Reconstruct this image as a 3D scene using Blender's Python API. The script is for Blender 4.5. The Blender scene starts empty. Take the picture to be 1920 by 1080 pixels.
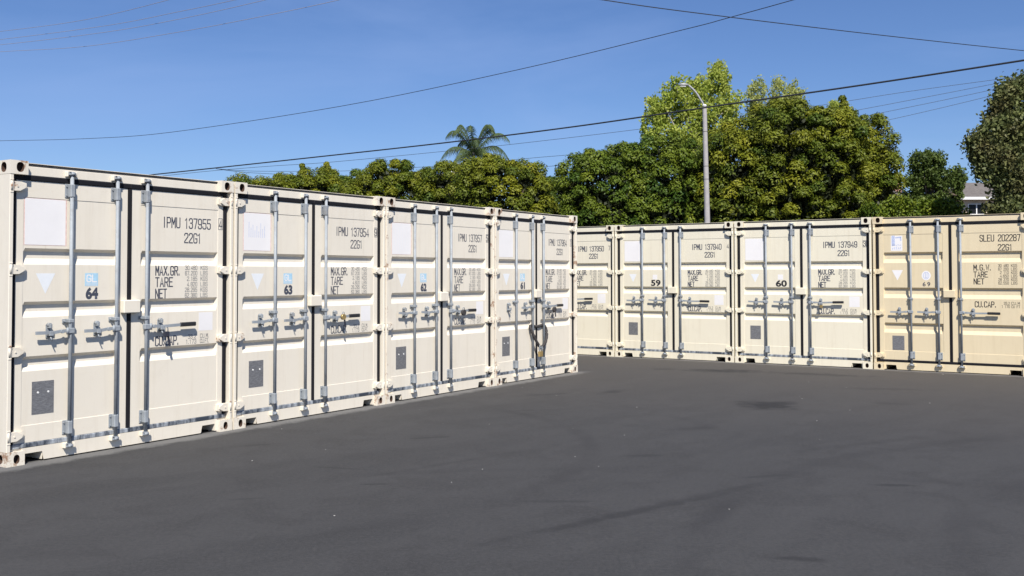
import bpy, bmesh, math, random
import numpy as np
from mathutils import Vector, Matrix

C = bpy.context.scene.collection
SC = bpy.context.scene
PI = math.pi
R = math.radians

# ------------------------------------------------------------------ camera
FPX, PITCH, ROLL, SV, CAMH = 1886.37, 0.029447, 0.001098, -80.016, 1.60935
cam_d = bpy.data.cameras.new('camera')
cam = bpy.data.objects.new('camera', cam_d)
C.objects.link(cam)
cam.matrix_world = Matrix.Translation((0, 0, CAMH)) @ Matrix.Rotation(PI / 2 + PITCH, 4, 'X') @ Matrix.Rotation(-ROLL, 4, 'Z')
cam_d.sensor_width = 36
cam_d.lens = FPX * 36 / 1920
cam_d.shift_y = SV / 1920
cam_d.clip_start = 0.1
cam_d.clip_end = 2000
SC.camera = cam

# ------------------------------------------------------------------ sun, sky, exposure
SUN_EL, SUN_AZ = R(48.5), R(-80.0)          # azimuth of the place the sun stands at, from +X counter-clockwise
sd = Vector((math.cos(SUN_EL) * math.cos(SUN_AZ), math.cos(SUN_EL) * math.sin(SUN_AZ), math.sin(SUN_EL)))
sun_d = bpy.data.lights.new('sun', 'SUN')
sun_d.energy = 5.0
sun_d.angle = R(0.53)
sun_d.color = (1.0, 0.955, 0.89)
sun = bpy.data.objects.new('sun', sun_d)
sun.rotation_euler = sd.to_track_quat('Z', 'Y').to_euler()
sun.location = sd * 60
C.objects.link(sun)

W = bpy.data.worlds.new('World')
SC.world = W
W.use_nodes = True
nt = W.node_tree
nt.nodes.clear()
out = nt.nodes.new('ShaderNodeOutputWorld')
bg = nt.nodes.new('ShaderNodeBackground')
sky = nt.nodes.new('ShaderNodeTexSky')
sky.sky_type = 'NISHITA'
sky.sun_disc = False
sky.sun_elevation = SUN_EL
sky.sun_rotation = PI / 2 - SUN_AZ
sky.altitude = 0
sky.air_density = 1.0
sky.dust_density = 0.05
sky.ozone_density = 3.2
bg.inputs[1].default_value = 0.055
# thin cirrus veils
tc = nt.nodes.new('ShaderNodeTexCoord')
mp = nt.nodes.new('ShaderNodeMapping')
mp.inputs['Rotation'].default_value = (0, R(24), 0)
mp.inputs['Scale'].default_value = (1.3, 1.3, 5.0)
nz = nt.nodes.new('ShaderNodeTexNoise')
nz.inputs['Scale'].default_value = 1.7
nz.inputs['Detail'].default_value = 6
nz.inputs['Roughness'].default_value = 0.55
nz.inputs['Distortion'].default_value = 0.5
rp = nt.nodes.new('ShaderNodeMapRange')
rp.inputs['From Min'].default_value = 0.44
rp.inputs['From Max'].default_value = 0.72
rp.inputs['To Min'].default_value = 0.0
rp.inputs['To Max'].default_value = 0.30
mx = nt.nodes.new('ShaderNodeMix')
mx.data_type = 'RGBA'
mx.inputs['B'].default_value = (5.6, 6.6, 8.4, 1)
nt.links.new(tc.outputs['Generated'], mp.inputs[0])
nt.links.new(mp.outputs[0], nz.inputs[0])
nt.links.new(nz.outputs[0], rp.inputs['Value'])
nt.links.new(rp.outputs[0], mx.inputs['Factor'])
nt.links.new(sky.outputs[0], mx.inputs['A'])
tn = nt.nodes.new('ShaderNodeMix')
tn.data_type = 'RGBA'
tn.blend_type = 'MULTIPLY'
tn.inputs['Factor'].default_value = 1.0
tn.inputs['B'].default_value = (0.88, 1.05, 1.42, 1)
nt.links.new(mx.outputs['Result'], tn.inputs['A'])
nt.links.new(tn.outputs['Result'], bg.inputs[0])
nt.links.new(bg.outputs[0], out.inputs[0])

SC.view_settings.view_transform = 'Standard'
SC.view_settings.look = 'None'
SC.view_settings.gamma = 1
SC.view_settings.exposure = 0.42
SC.view_settings.use_curve_mapping = False
SC.cycles.max_bounces = 6
SC.cycles.transparent_max_bounces = 6


# ------------------------------------------------------------------ survey helper: direction of an image point carried to a real distance
def at(px, py, Y):
    a, b = px - 960, -(py - 540 - SV)
    c, s = math.cos(ROLL), math.sin(ROLL)
    u, v = (c * a + s * b) / FPX, (-s * a + c * b) / FPX
    c, s = math.cos(PITCH), math.sin(PITCH)
    r = Vector((u, c - s * v, s + c * v))
    r *= Y / r.y
    return r + Vector((0, 0, CAMH))


# ------------------------------------------------------------------ materials
MATS = {}


def new_mat(name):
    m = bpy.data.materials.new(name)
    m.use_nodes = True
    MATS[name] = m
    return m, m.node_tree, m.node_tree.nodes['Principled BSDF']


def N(t, kind, **kw):
    n = t.nodes.new(kind)
    for k, v in kw.items():
        if k in n.inputs:
            n.inputs[k].default_value = v
        else:
            setattr(n, k, v)
    return n


def noise(t, scale, detail=4, rough=0.5, coord='Object', stretch=(1, 1, 1), rot=(0, 0, 0), dist=0.0):
    tc = N(t, 'ShaderNodeNewGeometry' if coord == 'Position' else 'ShaderNodeTexCoord')
    mp = N(t, 'ShaderNodeMapping')
    mp.inputs['Scale'].default_value = stretch
    mp.inputs['Rotation'].default_value = rot
    n = N(t, 'ShaderNodeTexNoise')
    n.inputs['Scale'].default_value = scale
    n.inputs['Detail'].default_value = detail
    n.inputs['Roughness'].default_value = rough
    n.inputs['Distortion'].default_value = dist
    t.links.new(tc.outputs[coord], mp.inputs[0])
    t.links.new(mp.outputs[0], n.inputs[0])
    return n.outputs[0]


def rng_node(t, src, a, b, c=0.0, d=1.0):
    m = N(t, 'ShaderNodeMapRange')
    for k, v in (('From Min', a), ('From Max', b), ('To Min', c), ('To Max', d)):
        m.inputs[k].default_value = v
    t.links.new(src, m.inputs['Value'])
    return m.outputs[0]


def mixc(t, fac, a, b, mode='MIX'):
    m = N(t, 'ShaderNodeMix')
    m.data_type = 'RGBA'
    m.blend_type = mode
    for sock, v in (('Factor', fac), ('A', a), ('B', b)):
        s = m.inputs[sock] if sock == 'Factor' else m.inputs[sock]
        if isinstance(v, (tuple, list)):
            s.default_value = tuple(v) + ((1,) if len(v) == 3 else ())
        elif isinstance(v, (int, float)):
            s.default_value = v
        else:
            t.links.new(v, s)
    return m.outputs['Result']


def math_(t, op, a, b=None):
    m = N(t, 'ShaderNodeMath')
    m.operation = op
    for i, v in enumerate((a, b)):
        if v is None:
            continue
        if isinstance(v, (int, float)):
            m.inputs[i].default_value = v
        else:
            t.links.new(v, m.inputs[i])
    return m.outputs[0]


def bump(t, b, src, strength, dist=0.01):
    n = N(t, 'ShaderNodeBump')
    n.inputs['Strength'].default_value = strength
    n.inputs['Distance'].default_value = dist
    t.links.new(src, n.inputs['Height'])
    t.links.new(n.outputs[0], b.inputs['Normal'])


def paint(name, col, rust=0.0, rough=0.42, dirt=0.10):
    m, t, b = new_mat(name)
    big = noise(t, 1.3, 5, 0.6, 'Position')
    streak = noise(t, 2.4, 6, 0.62, 'Position', stretch=(7, 7, 0.5))
    fine = noise(t, 46, 3, 0.6, 'Position')
    smudge = noise(t, 4.5, 6, 0.7, 'Position', dist=1.2)
    c = mixc(t, rng_node(t, big, 0.35, 0.7, 0, 0.5), col, [x * 0.93 for x in col])
    c = mixc(t, rng_node(t, streak, 0.5, 0.78, 0, dirt * 2.2), c, (col[0] * 0.66, col[1] * 0.60, col[2] * 0.52))
    c = mixc(t, rng_node(t, smudge, 0.56, 0.74, 0, dirt * 1.6), c, (col[0] * 0.74, col[1] * 0.69, col[2] * 0.62))
    c = mixc(t, rng_node(t, fine, 0.68, 0.80, 0, 0.35), c, (col[0] * 0.55, col[1] * 0.45, col[2] * 0.36))
    runs = noise(t, 3.0, 4, 0.6, 'Position', stretch=(12, 12, 0.3))
    c = mixc(t, rng_node(t, runs, 0.66, 0.78, 0, 0.30), c, (0.42, 0.27, 0.15))
    if rust > 0:
        rz = noise(t, 9, 7, 0.66, 'Position')
        rz2 = noise(t, 60, 4, 0.6, 'Position')
        rf = rng_node(t, math_(t, 'ADD', rz, math_(t, 'MULTIPLY', rz2, 0.25)), 0.78 - rust * 0.16, 0.86 - rust * 0.12, 0, 0.85)
        c = mixc(t, rf, c, mixc(t, rz2, (0.13, 0.045, 0.018), (0.36, 0.16, 0.06)))
    t.links.new(c, b.inputs['Base Color'])
    b.inputs['Roughness'].default_value = rough
    b.inputs['Specular IOR Level'].default_value = 0.35
    bump(t, b, noise(t, 3.2, 3, 0.5), 0.12, 0.02)
    return m


def plain(name, col, rough=0.6, metal=0.0, var=0.12, scale=20, spec=0.4):
    m, t, b = new_mat(name)
    n = noise(t, scale, 4, 0.6)
    c = mixc(t, rng_node(t, n, 0.3, 0.75), [x * (1 + var) for x in col], [x * (1 - var) for x in col])
    t.links.new(c, b.inputs['Base Color'])
    b.inputs['Roughness'].default_value = rough
    b.inputs['Metallic'].default_value = metal
    b.inputs['Specular IOR Level'].default_value = spec
    return m


CREAM_L = (0.755, 0.692, 0.578)
CREAM_R = (0.76, 0.70, 0.55)
TAN = (0.70, 0.59, 0.395)
paint('paint_ivory', CREAM_L)
paint('paint_ivory_rusted', CREAM_L, rust=0.78, dirt=0.16)
paint('paint_ivory_flecked', CREAM_L, rust=0.6, dirt=0.2)
paint('paint_cream', CREAM_R)
paint('paint_cream_rusted', CREAM_R, rust=0.5, dirt=0.12)
paint('paint_tan', TAN)
paint('paint_tan_rusted', TAN, rust=0.5, dirt=0.12)
plain('rubber_black', (0.011, 0.011, 0.014), 0.7, spec=0.2)
plain('strip_grey', (0.10, 0.098, 0.095), 0.8, var=0.3)
plain('rust_inside', (0.075, 0.042, 0.028), 0.85, var=0.5, scale=40)
plain('print_navy', (0.055, 0.062, 0.085), 0.55, var=0.25, scale=60)
plain('print_black', (0.018, 0.018, 0.022), 0.5)
plain('print_faded', (0.26, 0.26, 0.27), 0.6, var=0.3, scale=70)
plain('sticker_white', (0.79, 0.765, 0.745), 0.4, var=0.03, scale=4)
plain('sticker_pale', (0.75, 0.765, 0.77), 0.4, var=0.04, scale=14)
plain('sticker_edge', (0.70, 0.50, 0.44), 0.5, var=0.2, scale=30)
plain('sticker_blue', (0.38, 0.60, 0.74), 0.45, var=0.1, scale=30)
plain('sticker_mark', (0.45, 0.50, 0.66), 0.5, var=0.2, scale=50)
plain('brass', (0.50, 0.36, 0.15), 0.4, 0.7, spec=0.5)
plain('grip_black', (0.02, 0.02, 0.022), 0.5)
plain('concrete_pole', (0.36, 0.34, 0.33), 0.8, var=0.12, scale=9)
plain('lamp_grey', (0.34, 0.34, 0.34), 0.5, 0.2)
plain('wire_dark', (0.025, 0.026, 0.03), 0.5)
plain('wire_pale', (0.30, 0.27, 0.27), 0.5)
plain('bark', (0.12, 0.09, 0.07), 0.9, var=0.4, scale=12)
plain('bark_pale', (0.28, 0.25, 0.22), 0.9, var=0.35, scale=9)
plain('stucco', (0.64, 0.52, 0.39), 0.9, var=0.05, scale=3)
plain('trim_white', (0.78, 0.77, 0.74), 0.6, var=0.03)
plain('window_dark', (0.012, 0.013, 0.015), 0.3, spec=0.2)
plain('terracotta', (0.36, 0.19, 0.14), 0.8, var=0.2)
plain('interior_dark', (0.05, 0.047, 0.045), 0.9)
plain('speck_white', (0.62, 0.60, 0.56), 0.8)
plain('chain_sleeve', (0.042, 0.038, 0.037), 0.75, var=0.6, scale=70)
plain('strap_dark', (0.03, 0.032, 0.045), 0.6)

# galvanised steel
m, t, b = new_mat('galvanised')
n1 = noise(t, 7, 6, 0.65, stretch=(1, 1, 0.5))
n2 = noise(t, 70, 3, 0.6)
c = mixc(t, rng_node(t, n1, 0.35, 0.7), (0.25, 0.275, 0.295), (0.35, 0.375, 0.395))
c = mixc(t, rng_node(t, n2, 0.66, 0.76, 0, 0.5), c, (0.20, 0.20, 0.20))
n3 = noise(t, 5, 5, 0.7, 'Position', stretch=(1, 1, 1.6))
c = mixc(t, rng_node(t, n3, 0.52, 0.68, 0, 0.55), c, (0.20, 0.195, 0.19))
c = mixc(t, rng_node(t, noise(t, 26, 4, 0.7, 'Position'), 0.66, 0.76, 0, 0.5), c, (0.24, 0.15, 0.09))
t.links.new(c, b.inputs['Base Color'])
b.inputs['Metallic'].default_value = 0.1
b.inputs['Roughness'].default_value = 0.65

# worn bottom gasket: black rubber scuffed with pale paint
m, t, b = new_mat('rubber_scuffed')
n1 = noise(t, 20, 5, 0.7, stretch=(1.0, 0.3, 0.25))
n2 = noise(t, 3, 3, 0.6)
f = math_(t, 'ADD', n1, math_(t, 'MULTIPLY', n2, 0.6))
c = mixc(t, rng_node(t, f, 0.70, 1.0), (0.035, 0.045, 0.062), (0.42, 0.45, 0.48))
t.links.new(c, b.inputs['Base Color'])
b.inputs['Roughness'].default_value = 0.6

# data plate: etched grey metal with faint lines of text
m, t, b = new_mat('data_plate')
n1 = noise(t, 120, 3, 0.7, stretch=(0.3, 1, 1))
f = n1
c = mixc(t, rng_node(t, f, 0.35, 0.65), (0.15, 0.15, 0.155), (0.25, 0.25, 0.255))
t.links.new(c, b.inputs['Base Color'])
b.inputs['Metallic'].default_value = 0.3
b.inputs['Roughness'].default_value = 0.55


def leaf_mat(name, a, bb, hi, trans=0.28):
    m, t, b = new_mat(name)
    at_ = N(t, 'ShaderNodeAttribute')
    at_.attribute_name = 'tint'
    n = noise(t, 1.1, 3, 0.6)
    c = mixc(t, at_.outputs['Fac'], a, bb)
    c = mixc(t, rng_node(t, n, 0.48, 0.72, 0, 0.55), c, hi)
    t.links.new(c, b.inputs['Base Color'])
    b.inputs['Roughness'].default_value = 0.55
    b.inputs['Specular IOR Level'].default_value = 0.25
    tr = N(t, 'ShaderNodeBsdfTranslucent')
    t.links.new(c, tr.inputs[0])
    ms = N(t, 'ShaderNodeMixShader')
    ms.inputs[0].default_value = trans
    t.links.new(b.outputs[0], ms.inputs[1])
    t.links.new(tr.outputs[0], ms.inputs[2])
    t.links.new(ms.outputs[0], t.nodes['Material Output'].inputs[0])
    return m


leaf_mat('leaf_olive', (0.052, 0.088, 0.008), (0.235, 0.235, 0.015), (0.135, 0.175, 0.012), 0.18)
leaf_mat('leaf_green', (0.040, 0.082, 0.008), (0.17, 0.205, 0.015), (0.09, 0.145, 0.012), 0.18)
leaf_mat('leaf_spring', (0.28, 0.36, 0.05), (0.55, 0.58, 0.14), (0.42, 0.50, 0.08), 0.5)
leaf_mat('leaf_dusty', (0.34, 0.38, 0.11), (0.52, 0.54, 0.20), (0.42, 0.45, 0.14), 0.5)
leaf_mat('leaf_broad', (0.055, 0.080, 0.024), (0.20, 0.22, 0.075), (0.17, 0.12, 0.06), 0.28)
leaf_mat('leaf_shade', (0.045, 0.075, 0.016), (0.125, 0.17, 0.035), (0.085, 0.125, 0.025), 0.25)
leaf_mat('leaf_inner_shade', (0.020, 0.026, 0.008), (0.03, 0.035, 0.01), (0.028, 0.026, 0.012), 0.05)  # dark brown-green, carries the shade between tufts in its colour
leaf_mat('leaf_palm', (0.09, 0.13, 0.05), (0.19, 0.23, 0.11), (0.14, 0.17, 0.07), 0.3)

# roof shingles
m, t, b = new_mat('shingle')
n1 = noise(t, 5, 4, 0.6)
n2 = noise(t, 30, 2, 0.5)
c = mixc(t, rng_node(t, n1, 0.3, 0.7), (0.13, 0.115, 0.105), (0.20, 0.18, 0.165))
c = mixc(t, rng_node(t, n2, 0.5, 0.8, 0, 0.5), c, (0.14, 0.12, 0.11))
t.links.new(c, b.inputs['Base Color'])
b.inputs['Roughness'].default_value = 0.9

# --------- container rows: survey results
SP = 2.46137
ROW_L = (-4.23622, 8.47565, 0.997792)
ROW_R = (2.02441, 19.84915, -0.574301)

# asphalt
m, t, b = new_mat('asphalt')
geo = N(t, 'ShaderNodeNewGeometry')
pos = geo.outputs['Position']


def pnoise(scale, detail, rough, stretch=(1, 1, 1), rot=0.0, dist=0.0):
    mp = N(t, 'ShaderNodeMapping')
    mp.vector_type = 'TEXTURE'
    mp.inputs['Scale'].default_value = (1 / stretch[0], 1 / stretch[1], 1 / stretch[2])
    mp.inputs['Rotation'].default_value = (0, 0, rot)
    n = N(t, 'ShaderNodeTexNoise')
    n.inputs['Scale'].default_value = scale
    n.inputs['Detail'].default_value = detail
    n.inputs['Roughness'].default_value = rough
    n.inputs['Distortion'].default_value = dist
    t.links.new(pos, mp.inputs[0])
    t.links.new(mp.outputs[0], n.inputs[0])
    return n.outputs[0]


def line_dist(x0, y0, a):
    v = N(t, 'ShaderNodeVectorMath')
    v.operation = 'SUBTRACT'
    v.inputs[1].default_value = (x0, y0, 0)
    t.links.new(pos, v.inputs[0])
    d = N(t, 'ShaderNodeVectorMath')
    d.operation = 'DOT_PRODUCT'
    d.inputs[1].default_value = (math.sin(a), -math.cos(a), 0)
    t.links.new(v.outputs[0], d.inputs[0])
    return d.outputs['Value']


broad = pnoise(0.45, 5, 0.6)
sweep = pnoise(1.0, 5, 0.62, stretch=(0.22, 1.5, 1), rot=R(40), dist=0.7)
sweep2 = pnoise(1.1, 4, 0.6, stretch=(0.25, 1.8, 1), rot=R(62), dist=0.9)
grit = pnoise(140, 3, 0.7)
mid = pnoise(7, 5, 0.65, dist=0.4)
c = mixc(t, rng_node(t, broad, 0.3, 0.7), (0.0358, 0.0353, 0.0358), (0.0440, 0.0432, 0.0435))
c = mixc(t, rng_node(t, sweep, 0.47, 0.62, 0, 0.85), c, (0.0260, 0.0258, 0.0265))
c = mixc(t, rng_node(t, sweep2, 0.50, 0.68, 0, 0.6), c, (0.0516, 0.0506, 0.0504))
c = mixc(t, rng_node(t, mid, 0.35, 0.70, 0, 0.4), c, (0.0278, 0.0273, 0.0278))
c = mixc(t, rng_node(t, grit, 0.42, 0.66, 0, 0.75), c, (0.0600, 0.0590, 0.0585))
patch = pnoise(1.7, 6, 0.68, dist=0.8)
c = mixc(t, rng_node(t, patch, 0.50, 0.60, 0, 0.5), c, (0.030, 0.029, 0.029))
speck = pnoise(55, 2, 0.5)
c = mixc(t, rng_node(t, speck, 0.60, 0.72, 0, 0.35), c, (0.085, 0.083, 0.08))
grain = pnoise(34, 4, 0.75)
c = mixc(t, rng_node(t, grain, 0.46, 0.66, 0, 0.5), c, (0.066, 0.064, 0.063))
c = mixc(t, rng_node(t, grain, 0.46, 0.30, 0, 0.5), c, (0.026, 0.025, 0.026))
# browner, dustier towards the right-hand row
dR = line_dist(*ROW_R)
c = mixc(t, math_(t, 'MULTIPLY', rng_node(t, dR, 8.0, 0.5, 0, 0.9), rng_node(t, broad, 0.2, 0.75, 0.6, 1)), c, (0.068, 0.0605, 0.0545))
# pale dust line against the foot of both rows
edge_n = pnoise(5, 5, 0.7)
for row, k in ((ROW_L, 0.45), (ROW_R, 0.35)):
    d_ = line_dist(*row)
    dd = math_(t, 'ADD', d_, math_(t, 'MULTIPLY', edge_n, -0.30))
    along = line_dist(row[0], row[1], row[2] + PI / 2)
    k = math_(t, 'MULTIPLY', rng_node(t, along, 4 * SP + 0.25, 4 * SP - 0.15, 0, 1), k)
    c = mixc(t, math_(t, 'MULTIPLY', math_(t, 'MULTIPLY', rng_node(t, dd, 0.06, -0.06, 0, 1), rng_node(t, d_, -0.12, -0.04, 0, 1)), k), c, (0.24, 0.235, 0.225))
# oil drips, tyre scrubs and patches: (x, y, half length, half width, turn, strength)
STAINS = [(3.12, 12.45, 0.36, 0.50, 0.2, 1.0), (3.30, 12.62, 0.30, 0.22, 0.3, 0.9), (3.55, 16.9, 0.80, 0.34, -0.25, 0.8), (4.9, 16.3, 1.0, 0.26, -0.45, 0.55),
          (2.6, 17.2, 0.28, 0.20, 0.0, 0.5), (-2.34, 9.63, 0.30, 0.05, 0.5, 0.5), (-0.85, 10.0, 0.20, 0.06, 0.3, 0.65),
          (-1.05, 7.80, 0.17, 0.035, 0.1, 0.75), (-1.45, 8.45, 0.26, 0.04, -0.3, 0.45), (1.62, 5.75, 0.22, 0.06, -0.2, 0.6),
          (2.93, 7.74, 0.20, 0.05, -0.1, 0.65), (1.15, 9.0, 0.22, 0.09, 0.2, 0.55), (1.39, 13.9, 0.34, 0.14, 0.9, 0.6),
          (0.45, 13.6, 0.5, 0.10, 0.4, 0.5), (2.05, 8.1, 0.30, 0.05, 0.35, 0.45), (-1.9, 7.3, 0.22, 0.03, 0.2, 0.4),
          (0.35, 7.2, 0.30, 0.05, 0.0, 0.4), (1.2, 7.2, 1.9, 0.09, 0.70, 0.38), (0.6, 6.7, 1.3, 0.07, 0.66, 0.3), (3.3, 9.6, 1.2, 0.10, 0.5, 0.3), (-0.6, 8.6, 1.1, 0.06, 0.75, 0.3), (5.2, 14.2, 0.9, 0.16, -0.2, 0.35), (1.9, 10.6, 0.35, 0.14, 0.3, 0.4), (0.2, 12.0, 0.28, 0.08, 0.2, 0.45), (4.7, 12.6, 0.35, 0.12, -0.3, 0.35)]
wob = N(t, 'ShaderNodeTexNoise')
wob.inputs['Scale'].default_value = 5.5
wob.inputs['Detail'].default_value = 5
t.links.new(pos, wob.inputs[0])
for (sx, sy, hl, hw, rot, k) in STAINS:
    mp = N(t, 'ShaderNodeMapping')
    mp.vector_type = 'TEXTURE'
    mp.inputs['Location'].default_value = (sx, sy, 0)
    mp.inputs['Rotation'].default_value = (0, 0, rot)
    mp.inputs['Scale'].default_value = (hl, hw, 1)
    t.links.new(pos, mp.inputs[0])
    ln = N(t, 'ShaderNodeVectorMath')
    ln.operation = 'LENGTH'
    t.links.new(mp.outputs[0], ln.inputs[0])
    e = math_(t, 'ADD', ln.outputs['Value'], math_(t, 'MULTIPLY', wob.outputs[0], 1.9))
    c = mixc(t, rng_node(t, e, 1.95, 1.35, 0, min(k * 1.05, 1)), c, (0.0197, 0.0191, 0.0197))
# faint tyre scrub arcs: (centre x, centre y, radius, half width, strength)
ang = pnoise(0.8, 4, 0.6)
for (cx_, cy_, rr_, hw_, k_) in ((-3.0, 9.6, 3.75, 0.09, 0.45), (-3.0, 9.6, 5.2, 0.09, 0.3), (6.5, 4.6, 4.1, 0.10, 0.35), (6.5, 4.6, 5.6, 0.10, 0.4), (0.6, 1.5, 6.9, 0.08, 0.3)):
    mp = N(t, 'ShaderNodeMapping')
    mp.vector_type = 'TEXTURE'
    mp.inputs['Location'].default_value = (cx_, cy_, 0)
    t.links.new(pos, mp.inputs[0])
    ln = N(t, 'ShaderNodeVectorMath')
    ln.operation = 'LENGTH'
    t.links.new(mp.outputs[0], ln.inputs[0])
    e = math_(t, 'ABSOLUTE', math_(t, 'ADD', math_(t, 'SUBTRACT', ln.outputs['Value'], rr_), math_(t, 'MULTIPLY', math_(t, 'SUBTRACT', wob.outputs[0], 0.5), 0.18)))
    c = mixc(t, math_(t, 'MULTIPLY', rng_node(t, e, hw_ * 1.3, hw_ * 0.5, 0, k_), rng_node(t, ang, 0.42, 0.62, 0, 1)), c, (0.026, 0.025, 0.026))
t.links.new(c, b.inputs['Base Color'])
b.inputs['Roughness'].default_value = 0.82
b.inputs['Specular IOR Level'].default_value = 0.35
bump(t, b, math_(t, 'ADD', grit, math_(t, 'MULTIPLY', mid, 0.6)), 0.7, 0.005)


# ------------------------------------------------------------------ mesh helper
class MB:
    def __init__(self, mirror=None):
        self.bm = bmesh.new()
        self.mirror = mirror           # mirror about this x

    def box(self, x0, x1, y0, y1, z0, z1, c=0.0):
        r = bmesh.ops.create_cube(self.bm, size=1.0)
        vs = r['verts']
        for v in vs:
            v.co = Vector(((x0 + x1) / 2 + v.co.x * (x1 - x0), (y0 + y1) / 2 + v.co.y * (y1 - y0), (z0 + z1) / 2 + v.co.z * (z1 - z0)))
        if c > 0:
            es = list({e for v in vs for e in v.link_edges})
            bmesh.ops.bevel(self.bm, geom=es, offset=c, segments=1, affect='EDGES')
        return self

    def cyl(self, p0, p1, r0, r1=None, n=12, smooth=True):
        r1 = r0 if r1 is None else r1
        p0, p1 = Vector(p0), Vector(p1)
        q = (p1 - p0).to_track_quat('Z', 'Y')
        rings = []
        for p, r in ((p0, r0), (p1, r1)):
            rings.append([self.bm.verts.new(p + q @ Vector((r * math.cos(2 * PI * i / n), r * math.sin(2 * PI * i / n), 0))) for i in range(n)])
        for i in range(n):
            f = self.bm.faces.new((rings[0][i], rings[0][(i + 1) % n], rings[1][(i + 1) % n], rings[1][i]))
            f.smooth = smooth
        self.bm.faces.new(rings[0][::-1])
        self.bm.faces.new(rings[1])
        return self

    def tube(self, pts, rad, n=8):
        pts = [Vector(p) for p in pts]
        rings = []
        for i, p in enumerate(pts):
            d = (pts[min(i + 1, len(pts) - 1)] - pts[max(i - 1, 0)]).normalized()
            up = Vector((0, 0, 1)) if abs(d.z) < 0.93 else Vector((0, 1, 0))
            a = d.cross(up).normalized()
            b_ = a.cross(d)
            r = rad[i] if isinstance(rad, (list, tuple)) else rad
            rings.append([self.bm.verts.new(p + a * (r * math.cos(2 * PI * k / n)) + b_ * (r * math.sin(2 * PI * k / n))) for k in range(n)])
        for i in range(len(rings) - 1):
            for k in range(n):
                f = self.bm.faces.new((rings[i][k], rings[i][(k + 1) % n], rings[i + 1][(k + 1) % n], rings[i + 1][k]))
                f.smooth = True
        self.bm.faces.new(rings[0][::-1])
        self.bm.faces.new(rings[-1])
        return self

    def prism(self, pts, y0, y1):
        """outline in x,z pushed from y0 to y1"""
        a = [self.bm.verts.new((x, y0, z)) for x, z in pts]
        b_ = [self.bm.verts.new((x, y1, z)) for x, z in pts]
        n = len(pts)
        self.bm.faces.new(a)
        self.bm.faces.new(b_[::-1])
        for i in range(n):
            self.bm.faces.new((a[i], b_[i], b_[(i + 1) % n], a[(i + 1) % n]))
        return self

    def mesh(self, name, mat, smooth_angle=None):
        bm = self.bm
        if self.mirror is not None:
            for v in bm.verts:
                v.co.x = 2 * self.mirror - v.co.x
        bmesh.ops.recalc_face_normals(bm, faces=bm.faces)
        me = bpy.data.meshes.new(name)
        bm.to_mesh(me)
        bm.free()
        for mm in (mat if isinstance(mat, (list, tuple)) else [mat]):
            me.materials.append(MATS[mm])
        return me


def add(name, me, parent=None, loc=(0, 0, 0), label=None):
    o = bpy.data.objects.new(name, me)
    C.objects.link(o)
    o.parent = parent
    o.location = loc
    if label:
        o['label'] = label
    return o


def thing(name, label, cat, loc=(0, 0, 0), rz=0.0, group=None):
    o = bpy.data.objects.new(name, None)
    C.objects.link(o)
    o.location = loc
    o.rotation_euler = (0, 0, rz)
    o['label'] = label
    o['category'] = cat
    if group:
        o['group'] = group
    return o


def tag(o, label, cat, group=None):
    o['label'] = label
    o['category'] = cat
    if group:
        o['group'] = group
    return o


# ------------------------------------------------------------------ ground
bm_ = MB()
S = 400
vs = [bm_.bm.verts.new(p) for p in ((-S, -S, 0), (S, -S, 0), (S, S, 0), (-S, S, 0))]
bm_.bm.faces.new(vs)
g = add('ground', bm_.mesh('ground', 'asphalt'))
g['kind'] = 'structure'

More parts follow.
